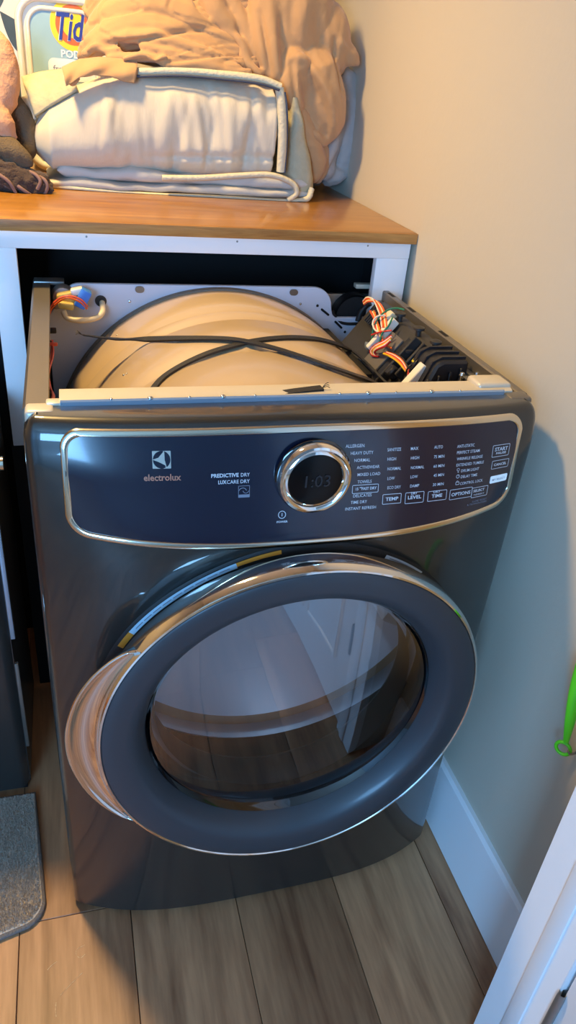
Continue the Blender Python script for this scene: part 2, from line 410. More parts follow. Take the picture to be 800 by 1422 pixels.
for b in [(WIN['z0'], WIN['z0']+0.04), (WIN['z1']-0.04, WIN['z1'])]:
    box('window_frame', WIN['x0'], WIN['x1'], YF-0.08, YF-0.03, b[0], b[1], 'white_paint', w1, 0.003)
box('window_pane', WIN['x0']+0.04, xc-0.02, YF-0.058, YF-0.052, WIN['z0']+0.04, WIN['z1']-0.04, 'window_glass', w1, 0)
box('window_pane', xc+0.02, WIN['x1']-0.04, YF-0.058, YF-0.052, WIN['z0']+0.04, WIN['z1']-0.04, 'window_glass', w1, 0)
# wallpaper leaves
def leaf(cx, cz, L, Wd, ang):
    V = []; n = 10
    for sgn in (1, -1):
        for i in range(n+1):
            t = i/n; wv = Wd*math.sin(math.pi*t**0.8)*0.5*sgn
            V.append((t-0.5, wv/L if L else 0))
    c, s = math.cos(ang), math.sin(ang)
    poly = [(cx+L*(u*c-v*s), cz+L*(u*s+v*c)) for u, v in V[:n+1]+V[n+1:][::-1][1:-1]]
    prism('leaf', poly, 'y', YB-0.0008, YB, 'leaf_ink', wb)
for lx, lz, L, Wd, a in [(-.40, 1.42, .15, .06, 65), (-.42, 1.29, .13, .055, 110), (-.385, 1.20, .13, .055, 60), (-.45, 1.36, .12, .05, 20), (-.35, 1.33, .12, .05, 130),
                         (.30, 1.52, .17, .07, 55), (.22, 1.50, .14, .055, 120), (.35, 1.45, .13, .06, 80), (.26, 1.60, .15, .06, 20), (-.5, 1.5, .15, .06, 40), (-.1, 1.55, .15, .06, 150), (.05, 1.6, .15, .06, 30)]:
    leaf(lx, lz, L, Wd, R_(a))
# baseboard and door casing
BBH = 0.172
struct(prism('baseboard_right', [(XW-0.014, 0.002), (XW, 0.002), (XW, BBH), (XW-0.008, BBH), (XW-0.014, BBH-0.006)], 'y', -0.3480, 0.583, 'white_paint'), 'white painted baseboard along the right wall')
JY0, JY1 = -0.450, -0.349; JX = 0.265      # closet front wall (hall side, inside), jamb face
struct(boxes('wall_doorway', [(JX+0.02, HXR, JY0+0.001, JY1-0.001, -0.004, ZC), (HXL, -1.36, JY0+0.001, JY1-0.001, -0.004, ZC), (-1.36, JX+0.02, JY0+0.001, JY1-0.001, 2.07, ZC)], 'wall_paint', None, 0), 'wall with the wide doorway the view looks through')
t1 = struct(boxes('trim_1', [(JX, JX+0.02, JY0, JY1, 0.001, 2.07)], 'white_paint', None, 0.0015), 'white door jamb at the lower right')
box('jamb_stop', JX-0.003, JX+0.001, -0.420, -0.395, 0.001, 2.07, 'white_paint', t1, 0.0015)
t2 = struct(box('trim_2', JX+0.05, JX+0.115, JY0-0.014, JY0, 0.001, 2.12, 'white_paint', None, 0.003), 'white door casing')
d1 = empty('door_1', (JX+0.02, -0.8, 0.0)); struct(d1, 'white panelled door standing open against the view at lower right')
DX = JX+0.004
box('door_slab', DX, DX+0.034, -1.20, JY0-0.005, 0.010, 2.04, 'white_paint', d1, 0.003)
for za, zb in ((0.18, 0.92), (1.08, 1.90)):
    for ya, yb in ((-1.10, -0.86), (-0.79, -0.55)):
        box('door_panel', DX-0.004, DX+0.002, ya, yb, za, zb, 'white_paint', d1, 0.0035)
        boxes('panel_moulding', [(DX-0.008, DX+0.001, ya-0.014, ya, za-0.014, zb+0.014), (DX-0.008, DX+0.001, yb, yb+0.014, za-0.014, zb+0.014), (DX-0.008, DX+0.001, ya, yb, za-0.014, za), (DX-0.008, DX+0.001, ya, yb, zb, zb+0.014)], 'white_paint', d1, 0.002)
lathe_z('hinge', [(0.005, 0.25), (0.006, 0.26), (0.006, 0.34), (0.005, 0.35)], DX-0.003, JY0-0.004, 'galvanized', d1, 10)

# ceiling lamp (the warm light)
lp = empty('ceiling_lamp', (LAMP_POS[0], LAMP_POS[1], ZC-0.07), 'round flush ceiling lamp with warm frosted dome', 'lamp')
lathe_z('lamp_base', [(0.001, ZC-0.001), (0.15, ZC-0.001), (0.15, ZC-0.02), (0.14, ZC-0.022)], LAMP_POS[0], LAMP_POS[1], 'white_paint', lp)
lathe_z('lamp_shade', [(0.14, ZC-0.02), (0.13, ZC-0.045), (0.09, ZC-0.062), (0.04, ZC-0.068), (0.001, ZC-0.07)], LAMP_POS[0], LAMP_POS[1], 'lamp_glass', lp)
pl = bpy.data.lights.new('lamp_light', 'SPOT'); pl.energy = LAMP_W; pl.color = LAMP_COL; pl.shadow_soft_size = 0.09; pl.spot_size = R_(150); pl.spot_blend = 1.0
plo = bpy.data.objects.new('lamp_light', pl); C.objects.link(plo); plo.location = LAMP_POS

# ------------------------------------------------------------------ counter enclosure
CZ = 1.068; CT = 0.020; CYF = 0.575
ct = empty('countertop', ((XL+XW)/2, (CYF+YB)/2, CZ-CT), 'honey coloured wooden countertop above the dryer bay', 'countertop')
box('slab', -1.35, XW-0.001, CYF+0.004, YB-0.001, CZ-CT, CZ, 'counter_wood', ct, 0.0015)
box('edge_band', -1.35, XW-0.001, CYF, CYF+0.004, CZ-CT, CZ-0.0005, 'counter_edge_wood', ct, 0.0012)
en = empty('bay_frame', (-0.4, 0.7, 0), 'white painted wooden frame of the appliance bay under the countertop', 'frame')
box('rail', -1.35, XW-0.008, 0.585, 0.605, 1.018, CZ-CT, 'white_paint', en, 0.0012)
box('post', 0.306, XW-0.008, 0.586, 0.604, 0.0, 1.018, 'white_paint', en, 0.0012)
box('post', -0.406, -0.364, 0.586, 0.604, 0.64, 1.018, 'white_paint', en, 0.0012)
box('black_standin', -0.410, -0.362, 0.587, 0.606, 0.0, 0.64, 'black_interior', en, 0.0012)  # black stand-in for an unidentified dark object below the white post
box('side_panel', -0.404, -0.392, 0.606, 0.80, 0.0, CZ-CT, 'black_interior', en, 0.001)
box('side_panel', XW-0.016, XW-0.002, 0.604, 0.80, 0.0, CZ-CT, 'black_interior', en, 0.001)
box('back_panel', -1.35, XW-0.002, 0.80, 0.812, 0.0, CZ-CT, 'black_interior', en, 0.001)  # back coloured black to stand for the unlit bay interior
for nx in (120, 330, 512): 
    p_ = at(nx, 327 if nx < 400 else 335, Y=0.5845)
    lathe('nail_head', [(0.0001, 0.5842), (0.0016, 0.5844), (0.002, 0.5852)], p_.x, CZ-CT-0.007, 'galvanized', en, 10)

# ------------------------------------------------------------------ dryer
HX = 0.343; HW = 0.331; CRN = 0.022; ZT = 0.955
dr = empty('dryer', (0, 0.3, 0), 'dark titanium front load dryer with its top panel removed', 'dryer')
def smooth01(t): t = max(0, min(1, t)); return t*t*(3-2*t)
def yf(x, z):
    B = 0.050 - 0.030*smooth01((z-0.76)/0.19)
    s = 3.2*max(0, z-0.885)**2
    return -B*(1-min(1, abs(x)/HW)**3.5)+s
def plan(z, nf=64):
    pts = []
    for i in range(4): pts.append((-HX, 0.05-(0.05-CRN)*i/4))
    for i in range(7):
        a = R_(62)*i/6; pts.append((-HX+CRN*(1-math.cos(a)), CRN*math.sin(R_(62))-CRN*math.sin(a)))
    s_ = 3.2*max(0, z-0.885)**2
    left = [(a, b+s_*max(0, 1-b/0.05)) for a, b in pts]
    out = list(left)
    for i in range(1, nf): 
        xx = -HW+2*HW*i/nf; out.append((xx, yf(xx, z)))
    out += [(-a, b) for a, b in reversed(left)]
    s = 3.2*max(0, z-0.885)**2
    return out, s
rows = []
zs = list(np.linspace(0.018, 0.925, 96))
def row(z, d=0.0, zz=None):
    P, s = plan(z)
    P = [Vector((a, b, 0)) for a, b in P]; n = len(P); o = []
    for i in range(n):
        t = (P[min(i+1, n-1)]-P[max(i-1, 0)]).normalized(); nin = Vector((-t.y, t.x, 0))   # inward (towards +y)
        q = P[i]+nin*d
        o.append(Vector((q.x, q.y, z if zz is None else zz)))
    return o
ORIGZ = 0.925; RT = 0.018
for z in zs: rows.append(row(z))
for i in range(1, 9):
    a = R_(90)*i/8; rows.append(row(ORIGZ+RT*math.sin(a)*0.5, RT*(1-math.cos(a)), ORIGZ+(ZT-ORIGZ)*math.sin(a)))
last = rows[-1]
for dd, zz in ((0.012, ZT), (0.030, ZT), (0.060, ZT-0.0005), (0.060, ZT-0.012)):
    rows.append([Vector((v.x, min(0.049, v.y+dd), zz)) for v in last])
bot = row(0.018, 0.012, 0.012); rows.insert(0, bot); rows.insert(0, row(0.018, 0.03, 0.012))
DCZ = 0.510
nv = len(rows[0]); V = [v for r in rows for v in r]; Fc = []
for i in range(len(rows)-1):
    for j in range(nv-1):
        c = (V[i*nv+j]+V[(i+1)*nv+j+1])/2
        if c.y < 0.02 and math.hypot(c.x, c.z-DCZ) < 0.225: continue
        Fc.append((i*nv+j, i*nv+j+1, (i+1)*nv+j+1, (i+1)*nv+j))
fp = pyd('front_panel', V, Fc, 'titanium', dr, True, 50)

# side panels with folded top flanges
for sx in (-1, 1):
    prof = [(HX, 0.02), (HX, 0.950), (HX-0.004, 0.955), (HX-0.030, 0.955), (HX-0.030, 0.940), (HX-0.0285, 0.940), (HX-0.0285, 0.9525), (HX-0.004, 0.9525), (HX-0.0025, 0.95), (HX-0.0025, 0.02)]
    if sx > 0: prof = [(HX, 0.02), (HX, 0.952), (HX-0.002, 0.955), (HX-0.012, 0.955), (HX-0.014, 0.953), (HX-0.014, 0.930), (HX-0.0125, 0.930), (HX-0.0125, 0.951), (HX-0.0025, 0.951), (HX-0.0025, 0.02)]
    prism('side_panel', [(sx*a, b) for a, b in prof], 'y', 0.050, 0.640, 'side_metal', dr)
prism('inner_side_rail', [(0.318, 0.935), (0.331, 0.935), (0.331, 0.80), (0.328, 0.80), (0.328, 0.932), (0.318, 0.932)], 'y', 0.10, 0.62, 'galvanized', dr)
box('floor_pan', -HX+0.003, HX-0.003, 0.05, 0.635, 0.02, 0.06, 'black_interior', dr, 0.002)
box('back_panel', -HX+0.003, HX-0.003, 0.630, 0.640, 0.02, 0.935, 'galvanized', dr, 0.002)
for fx in (-0.29, 0.29):
    for fy in (0.06, 0.58):
        lathe_z('foot', [(0.001, 0.0), (0.018, 0.0), (0.020, 0.004), (0.018, 0.012), (0.008, 0.014), (0.008, 0.03)], fx, fy, 'black_rubber', dr, 16)
box('corner_bracket', -HX+0.002, -HX+0.055, 0.605, 0.635, 0.950, 0.957, 'galvanized', dr, 0.0015)
box('corner_bracket', 0.285, HX-0.002, 0.622, 0.640, 0.948, 0.957, 'flange_cream', dr, 0.0015)

# rear bulkhead plate
def arc(cx, cz, r, a0, a1, n=8): return [(cx+r*math.cos(R_(a0+(a1-a0)*i/n)), cz+r*math.sin(R_(a0+(a1-a0)*i/n))) for i in range(n+1)]
poly = [(-0.322, 0.06), (0.325, 0.06), (0.325, 0.898)] + [(0.262, 0.898)] + arc(0.240, 0.911, 0.013, 270, 180, 4) + arc(0.185, 0.918, 0.040, 0, 90, 8) + arc(-0.262, 0.928, 0.030, 90, 140, 5) + [(-0.322, 0.895)]
bk = prism('rear_bulkhead', poly, 'y', 0.590, 0.600, 'bulkhead', dr, 0.0015)
def ellip(name, c, rx, rz, y0, y1, m, parent, n=20):
    return prism(name, [(c.x+rx*math.cos(2*math.pi*i/n), c.z+rz*math.sin(2*math.pi*i/n)) for i in range(n)], 'y', y0, y1, m, parent)
def obround(name, c, rx, rz, y0, y1, m, parent, ang=0):
    r = min(rx, rz); L = max(rx, rz)-r; pts = arc(L, 0, r, -90, 90, 6)+arc(-L, 0, r, 90, 270, 6)
    ca, sa = math.cos(R_(ang)), math.sin(R_(ang))
    return prism(name, [(c.x+a*ca-b*sa, c.z+a*sa+b*ca) for a, b in pts], 'y', y0, y1, m, parent)
for px, py in ((194, 402), (408, 406)):
    c = at(px, py, Y=0.589); obround('plug_hole', c, 0.0085, 0.006, 0.5875, 0.591, 'side_metal', bk)
c = at(140, 418, Y=0.589); lathe('grommet', [(0.0001, 0.588), (0.007, 0.586), (0.0095, 0.5865), (0.0105, 0.589)], c.x, c.z, 'black_rubber', bk, 24)
for (ax, ay), (bx_, by) in (((446, 429), (457, 438)), ((465, 446), (475, 456))):
    a = at(ax, ay, Y=0.589); b = at(bx_, by, Y=0.589); mid = (a+b)/2
    obround('slot', mid, (b-a).length/2, 0.0022, 0.5882, 0.591, 'black_interior', bk, math.degrees(math.atan2(b.z-a.z, b.x-a.x)))
for px, py in ((441, 424.5), (479, 461), (180, 418.5), (417, 422)):
    c = at(px, py, Y=0.589); lathe('rivet', [(0.0001, 0.5868), (0.0022, 0.5874), (0.0028, 0.589)], c.x, c.z, 'black_interior' if px > 420 else 'screw_steel', bk, 12)

# drum
DR = 0.322; DZ = 0.632
def drp(pairs): return [(DR+a, b) for a, b in pairs]
drum = lathe('drum', drp([(-0.03, 0.085), (-0.006, 0.087), (0, 0.094), (0, 0.235), (-0.0035, 0.245), (-0.0035, 0.258), (0, 0.268), (0, 0.395), (-0.004, 0.402), (-0.004, 0.412), (0.000, 0.420), (0.0005, 0.440), (-0.004, 0.446), (-0.004, 0.452), (0.001, 0.462), (0.0015, 0.500), (0.001, 0.540), (-0.002, 0.566), (-0.002, 0.588)]), 0, DZ, 'drum_enamel', dr, 160)
lathe('drum_liner', [(DR-0.02, 0.045), (DR-0.008, 0.055), (DR-0.008, 0.565), (DR-0.03, 0.572), (0.09, 0.574), (0.08, 0.560), (0.001, 0.556)], 0, DZ, 'drum_inner', drum, 96)
lathe('drum_seal', [(DR-0.003, 0.580), (DR+0.0005, 0.580), (DR+0.002, 0.5895), (DR-0.003, 0.5895)], 0, DZ, 'seal_felt', dr, 128, closed=True)
for a in (90, 210, 330):   # lifter vanes inside the drum
    ca, sa = math.cos(R_(a)), math.sin(R_(a)); bm = bmesh.new()
    box_bm(bm, -0.012, 0.012, 0.12, 0.54, DR-0.065, DR-0.010, 0.009, 2)
    bmesh.ops.rotate(bm, cent=(0, 0, 0), matrix=Matrix.Rotation(-R_(a-90), 3, 'Y'), verts=bm.verts); bmesh.ops.translate(bm, vec=(0, 0, DZ), verts=bm.verts)
    frombm('drum_vane', bm, 'drum_inner', drum)
dl = bpy.data.lights.new('drum_fill', 'POINT'); dl.energy = 1.25; dl.color = (0.45, 0.70, 1.0); dl.shadow_soft_size = 0.02  # lamp added inside the drum to brighten the interior behind the glass
dlo = bpy.data.objects.new('drum_fill', dl); C.objects.link(dlo); dlo.location = (0.10, 0.50, DZ+0.20)
lathe('drum_fill_cover', [(0.0001, 0.548), (0.02, 0.550), (0.026, 0.556), (0.027, 0.570)], 0.10, DZ+0.20, 'lamp_cover', drum, 24)  # cover for the added drum lamp
def on_drum(px, py, lift=0.0):
    d = ray(px, py); rr = DR+lift; ox, oz = _L.x, _L.z-DZ
    A = d.x*d.x+d.z*d.z; B = 2*(ox*d.x+oz*d.z); Cc = ox*ox+oz*oz-rr*rr; disc = B*B-4*A*Cc
    t = (-B-math.sqrt(max(disc, 0)))/(2*A); return _L+d*t
for px, py in ((163, 466), (172, 521), (176, 519)):
    c = on_drum(px, py); n = Vector((c.x, 0, c.z-DZ)).normalized()
    bm = bmesh.new(); bmesh.ops.create_uvsphere(bm, u_segments=10, v_segments=6, radius=0.0022 if px != 176 else 0.0014)
    bmesh.ops.translate(bm, vec=c, verts=bm.verts); frombm('rivet', bm, 'screw_steel', drum)

# front cross member with steel lip
xa, xb = -0.300, 0.318
prism('front_cross_member', [(0.052, 0.930), (0.052, 0.9585), (0.058, 0.9605), (0.092, 0.9585), (0.097, 0.950), (0.097, 0.91), (0.095, 0.91), (0.095, 0.93)], 'x', xa, xb, 'flange_cream', dr)
lip = prism('steel_lip', [(0.0465, 0.948), (0.0465, 0.9600), (0.0485, 0.9620), (0.0515, 0.9605), (0.0515, 0.948)], 'x', xa+0.001, 0.302, 'lip_steel', dr)
box('end_cap', 0.268, 0.322, 0.060, 0.100, 0.940, 0.966, 'flange_cream', dr, 0.006, 3)
box('end_cap', -0.316, -0.296, 0.049, 0.066, 0.945, 0.9585, 'flange_cream', dr, 0.003, 2)
for sx in (-1, 1): box('corner_block', min(sx*0.338, sx*0.300), max(sx*0.338, sx*0.300), 0.017, 0.056, 0.925, 0.9515, 'titanium', dr, 0.008, 3)
box('corner_filler', -0.340, -0.306, 0.030, 0.058, 0.935, 0.9565, 'flange_cream', dr, 0.005, 3)
box('corner_filler', 0.304, 0.340, 0.030, 0.058, 0.935, 0.9565, 'side_metal', dr, 0.005, 3)
for px in (155, 210, 265, 312, 357, 476, 516, 555, 605, 645):
    c = at(px, 560-(px-80)*0.023, Z=0.962); bm = bmesh.new()
    bmesh.ops.create_uvsphere(bm, u_segments=12, v_segments=8, radius=0.0038 if px in (210, 312, 516, 605) else 0.0024)
    bmesh.ops.scale(bm, vec=(1, 1, 0.6), verts=bm.verts); bmesh.ops.translate(bm, vec=(c.x, 0.0495, 0.9615), verts=bm.verts)
    frombm('screw_head', bm, 'screw_steel', lip)

# ---- control panel
PX = 0.3070; PC = 0.0050
def p_top(x, ins=0.0):
    X = PX-ins; r = 0.022-ins*0.6; t = 0.9455-ins; dx = abs(x-PC)-(X-r)
    return t if dx <= 0 else t-r+math.sqrt(max(0, r*r-dx*dx))
def p_bot(x, ins=0.0):
    X = PX-ins; r = 0.026-ins*0.6; b = 0.8135-0.022*(1-min(1, (abs(x-PC)/PX))**2.2)+ins; dx = abs(x-PC)-(X-r)
    return b if dx <= 0 else b+r-math.sqrt(max(0, r*r-dx*dx))
def xs_for(ins, n=81):
    X = PX-ins; return [PC+X*math.sin(math.pi/2*(-1+2*i/(n-1)))*0.9999 for i in range(n)]
def y_panel(x, z): return yf(x, z)-0.0018
def outline(ins, n=81):
    xs = xs_for(ins, n); return [(a, p_top(a, ins)) for a in xs]+[(a, p_bot(a, ins)) for a in reversed(xs)]
xs = xs_for(0.004); nvv = 24
cpanel = pyd('control_panel', [(a, y_panel(a, p_bot(a, .004)+(p_top(a, .004)-p_bot(a, .004))*j/(nvv-1)), p_bot(a, .004)+(p_top(a, .004)-p_bot(a, .004))*j/(nvv-1)) for a in xs for j in range(nvv)],
    [(i*nvv+j, i*nvv+j+1, (i+1)*nvv+j+1, (i+1)*nvv+j) for i in range(len(xs)-1) for j in range(nvv-1)], 'navy_gloss', dr)
cpanel['label'] = 'glossy navy control panel with printed settings'
prof = [(-0.0005, 0.0005), (0.0, -0.003), (0.0012, -0.0042), (0.0066, -0.0042), (0.0078, -0.003), (0.0080, 0.0005)]
V = []; no = None
for ins, dy in prof:
    o_ = outline(max(ins, -0.0005)); no = len(o_); V += [(a, yf(a, b)+dy, b) for a, b in o_]
Fc = [(q*no+i, q*no+(i+1) % no, (q+1)*no+(i+1) % no, (q+1)*no+i) for q in range(len(prof)-1) for i in range(no)]
pyd('chrome_trim', V, Fc, 'brushed_trim', cpanel, True, 50)
# rotary selector
KX, KZ = 0.003, 0.8845; ky = yf(KX, KZ)
lathe('knob_socket', [(0.0505, ky-0.0018), (0.050, ky-0.003), (0.047, ky-0.0035)], KX, KZ, 'black_gloss', cpanel, 64)
kn = lathe('selector_knob', [(0.0480, ky-0.002), (0.0490, ky-0.008), (0.0485, ky-0.013), (0.0465, ky-0.0165), (0.0435, ky-0.0172), (0.0422, ky-0.0160), (0.0402, ky-0.0150), (0.0385, ky-0.0160), (0.0368, ky-0.0165), (0.0355, ky-0.0145)], KX, KZ, 'chrome', cpanel, 96)
lathe('selector_display', [(0.0358, ky-0.0142), (0.034, ky-0.0148), (0.0001, ky-0.0155)], KX, KZ, 'display_black', cpanel, 48)

def hit_panel(px, py):
    d = ray(px, py); t = (-0.03-_L.y)/d.y
    for _ in range(12):
        p = _L+d*t; t = (y_panel(p.x, p.z)-_L.y)/d.y
    return _L+d*t
def text_mesh(s, bold):
    cu = bpy.data.curves.new('t', 'FONT'); cu.body = s; cu.size = 1.0; cu.offset = 0.022 if bold else 0.004; cu.resolution_u = 2
    ob = bpy.data.objects.new('t', cu); C.objects.link(ob)
    dg = bpy.context.evaluated_depsgraph_get(); me = bpy.data.meshes.new_from_object(ob.evaluated_get(dg))
    bpy.data.objects.remove(ob); bpy.data.curves.remove(cu)
    co = np.array([v.co[:] for v in me.vertices]); fs = [tuple(p.vertices) for p in me.polygons]; bpy.data.meshes.remove(me)
    return co, fs
def put_text(s, pl_, pr_, py, cap, m='print_white', bold=False, skew=0.0, parent=None, yfun=None, hit=None):
    """printed lettering: left/right ends and vertical centre measured in the photo, cap height in metres; laid on the curved panel"""
    hit = hit or hit_panel; yfun = yfun or (lambda x, z: y_panel(x, z)-0.0004)
    if not isinstance(py, tuple): py = (py, py)
    a = hit(pl_, py[0]); b = hit(pr_, py[1])
    co, fs = text_mesh(s, bold)
    x0, x1 = co[:, 0].min(), co[:, 0].max(); capu = 0.70
    V = []
    for c in co:
        u = (c[0]-x0)/(x1-x0); v = (c[1]/capu-0.5)*cap
        xx = a.x+(b.x-a.x)*u+skew*v; zz = (a.z+b.z)/2+v; V.append((xx, yfun(xx, zz), zz))
    return pyd('lettering', V, fs, m, parent or cpanel, False, None, False)
def frame_rect(px0, px1, py0, py1, m='print_white', wd=0.0007, parent=None, r=0.0015):
    a = hit_panel(px0, (py0+py1)/2); b = hit_panel(px1, (py0+py1)/2); t = hit_panel((px0+px1)/2, py0); bo = hit_panel((px0+px1)/2, py1)
    x0, x1, z0, z1 = a.x, b.x, bo.z, t.z; V = []; n = 0
    for ins in (0, wd):
        for (cx, cz, q) in ((x1-r, z1-r, 0), (x0+r, z1-r, 90), (x0+r, z0+r, 180), (x1-r, z0+r, 270)):
            for i in range(4):
                an = R_(q+30*i); V.append((cx+(r-ins)*math.cos(an), cz+(r-ins)*math.sin(an)))
    n = 16
    V = [(a_, y_panel(a_, b_)-0.0004, b_) for a_, b_ in V]
    return pyd('key_outline', V, [(i, (i+1) % n, n+(i+1) % n, n+i) for i in range(n)], m, parent or cpanel, False, None, False)
CP = 0.0040
for s, l, r, y in [('ALLERGEN', 480, 506, 619), ('HEAVY DUTY', 487, 518.5, 628.7), ('NORMAL', 492, 514, 638.8), ('ACTIVEWEAR', 495.5, 527, 648.4), ('MIXED LOAD', 496.5, 528, 658.2), ('TOWELS', 496.5, 516, 668.6),
                   ('DELICATES', 490.5, 516, 687.8), ('TIME DRY', 487, 509.5, 697), ('INSTANT REFRESH', 479.5, 522, 705.3),
                   ('SANITIZE', 538, 557, 624), ('HIGH', 538, 550, 637.2), ('NORMAL', 538, 557, 650.5), ('LOW', 538, 548, 664), ('ECO DRY', 538, 556.5, 676.5),
                   ('MAX', 570.5, 581, 622.6), ('HIGH', 570.5, 582, 635.6), ('NORMAL', 570.5, 589, 648.8), ('LOW', 570, 580, 661.8), ('DAMP', 569.5, 582, 674.4),
                   ('AUTO', 603, 615, 620.6), ('75 MIN', 602.5, 617, 633.8), ('60 MIN', 602, 617, 646.8), ('45 MIN', 602, 616.5, 659.5), ('30 MIN', 601, 616, 672.3),
                   ('ANTI-STATIC', 635, 659, 618.8), ('PERFECT STEAM', 634.7, 666, 627), ('WRINKLE RELEASE', 634.5, 670, 635.4), ('EXTENDED TUMBLE', 634, 671.5, 643.6), ('DRUM LIGHT', 640.5, 665, 652.2), ('DELAY TIME', 640, 662.5, 660.5), ('CONTROL LOCK', 639, 670, 669)]:
    put_text(s, l, r, (y+0.6, y-0.8), CP, 'print_white')
put_text('15   FAST DRY', 494, 523, (678.6, 677.4), 0.0036, 'print_white', True); put_text('MIN', 499.5, 504, (677, 676.6), 0.0018)
frame_rect(489, 525.5, 672.6, 684.5)
frame_rect(531, 557, 685.5, 699.5); put_text('TEMP', 535.5, 553, (692.8, 692), 0.0046, bold=True)
frame_rect(562.5, 588.5, 683, 698.5); put_text('DRY', 571, 579.8, (684.8, 684.2), 0.0034, bold=True); put_text('LEVEL', 566.5, 585, (690.6, 689.4), 0.0046, bold=True)
frame_rect(594, 620, 681, 695); put_text('DRY', 602, 611.5, (682.8, 682.2), 0.0034, bold=True); put_text('TIME', 599.5, 614, (688.4, 687.6), 0.0046, bold=True)
frame_rect(624.5, 655, 678.2, 692); put_text('OPTIONS', 627, 653, (685.6, 684.2), 0.0046, bold=True)
frame_rect(655, 676.5, 675.8, 689.3); put_text('SELECT', 657.5, 672.5, (680.8, 680), 0.0036, bold=True); put_text('INDIRECT', 658, 672, (686.0, 685.4), 0.0022)
frame_rect(684, 707, 617.2, 633.4); put_text('START', 687.5, 705, (623.4, 622.4), 0.0050, bold=True); put_text('PAUSE', 689, 702.5, (628.8, 628), 0.0030, bold=True)
frame_rect(683, 705.5, 638.4, 649.6); put_text('CANCEL', 686, 702.8, (644.2, 643.6), 0.0036, bold=True)
def panel_quad(name, px0, px1, py0, py1, m, off=0.0005, r=0.0018, parent=None):
    a = hit_panel(px0, (py0+py1)/2); b = hit_panel(px1, (py0+py1)/2); t = hit_panel((px0+px1)/2, py0); bo = hit_panel((px0+px1)/2, py1)
    x0, x1, z0, z1 = a.x, b.x, bo.z, t.z; V = []
    for (cx, cz, q) in ((x1-r, z1-r, 0), (x0+r, z1-r, 90), (x0+r, z0+r, 180), (x1-r, z0+r, 270)):
        for i in range(4): an = R_(q+30*i); V.append((cx+r*math.cos(an), cz+r*math.sin(an)))
    P = [(u, y_panel(u, v)-off, v) for u, v in V]; n = len(P)
    Q = [(u, y_panel(u, v), v) for u, v in V]
    return pyd(name, P+Q, [tuple(range(n))]+[(i, (i+1) % n, n+(i+1) % n, n+i) for i in range(n)], m, parent or cpanel, False)
panel_quad('lit_key', 681, 703, 659.5, 669, 'key_lit'); put_text('MY SELECT', 683.5, 700.5, (665, 664), 0.0028, 'print_grey', yfun=lambda x, z: y_panel(x, z)-0.0008)
put_text('LUXE RESET', 656, 675.5, (694.6, 693.6), 0.0026, 'print_grey'); put_text('& TECHNOLOGIES', 649, 675, (698.8, 697.6), 0.0024, 'print_grey')
# small icons left of the option names
def ring_icon(px, py, r, wd, m='print_white', a0=0, a1=360, n=18):
    c = hit_panel(px, py); V = []
    for i in range(n+1):
        a = R_(a0+(a1-a0)*i/n)
        for rr in (r, r-wd): xx, zz = c.x+rr*math.cos(a), c.z+rr*math.sin(a); V.append((xx, y_panel(xx, zz)-0.0004, zz))
    return pyd('icon', V, [(2*i, 2*i+1, 2*i+3, 2*i+2) for i in range(n)], m, cpanel, False, None, False)
def bar_icon(px, py, wx, wz, m='print_white'):
    c = hit_panel(px, py); V = [(c.x+a*wx/2, y_panel(c.x+a*wx/2, c.z+b*wz/2)-0.00045, c.z+b*wz/2) for a, b in ((-1, -1), (1, -1), (1, 1), (-1, 1))]
    return pyd('icon', V, [(0, 1, 2, 3)], m, cpanel, False, None, False)
ring_icon(636.4, 652.0, 0.0021, 0.0005); bar_icon(636.2, 655.4, 0.0016, 0.0012)
ring_icon(635.8, 661.4, 0.0027, 0.0006); bar_icon(636.2, 660.6, 0.0016, 0.0005)
frame_rect(632.6, 637.6, 669, 673, wd=0.0006, r=0.0006); ring_icon(635.1, 669, 0.0016, 0.0004, a0=0, a1=180)
ring_icon(391.6, 714.6, 0.0052, 0.0008); bar_icon(391.6, 714.6, 0.0008, 0.0044); put_text('POWER', 384.3, 399.5, (724.6, 724), 0.0026, bold=True)
put_text('PREDICTIVE', 293.3, 331.5, (660.6, 659.3), 0.0046, bold=True); put_text('DRY', 334.5, 346.8, (659.2, 658.7), 0.0046)
put_text('LUX', 303, 314.5, (669.6, 669.2), 0.0046, bold=True); put_text('CARE DRY', 315, 346.8, (669.0, 667.9), 0.0046)
put_text('electrolux', 199.5, 251.5, (663.5, 661.8), 0.0080, 'print_copper', bold=True)
# energy mark
frame_rect(330.8, 346.8, 674.2, 690.6, 'print_grey', 0.0006, r=0.0004); bar_icon(338.8, 688.2, 0.0135, 0.0034, 'print_grey')
ring_icon(337, 683, 0.0055, 0.0008, 'print_grey', 20, 165); ring_icon(341.5, 680.5, 0.004, 0.0007, 'print_grey', 190, 350)
# square emblem: disc with a three-armed star cut, on a silver square
panel_quad('emblem_plate', 211.5, 237.2, 626, 650.5, 'print_silver', 0.0005, 0.0006)
ec = hit_panel(224.4, 638.2)
def emb(name, pts, m, off):
    return pyd(name, [(ec.x+a, y_panel(ec.x+a, ec.z+b)-off, ec.z+b) for a, b in pts], [tuple(range(len(pts)))], m, cpanel, False, None, False)
emb('emblem_disc', [(0.0103*math.cos(2*math.pi*i/32), 0.0103*math.sin(2*math.pi*i/32)) for i in range(32)], 'navy_gloss', 0.0008)
st = []
for a in (150, 30, 270): pass
emb('emblem_star', [(-0.0108, 0.0004), (-0.004, 0.0026), (0.0026, 0.0098), (0.0030, 0.0004), (0.0050, -0.0068), (-0.004, -0.0022)], 'print_silver', 0.0011)
emb('emblem_star', [(0.0020, 0.0102), (0.0034, 0.0102), (0.0036, 0.000), (0.0056, -0.0086), (0.0046, -0.0092), (0.0026, 0.0002)], 'print_silver', 0.0011)
def disp_hit(px, py): return at(px, py, Y=ky-0.0155)
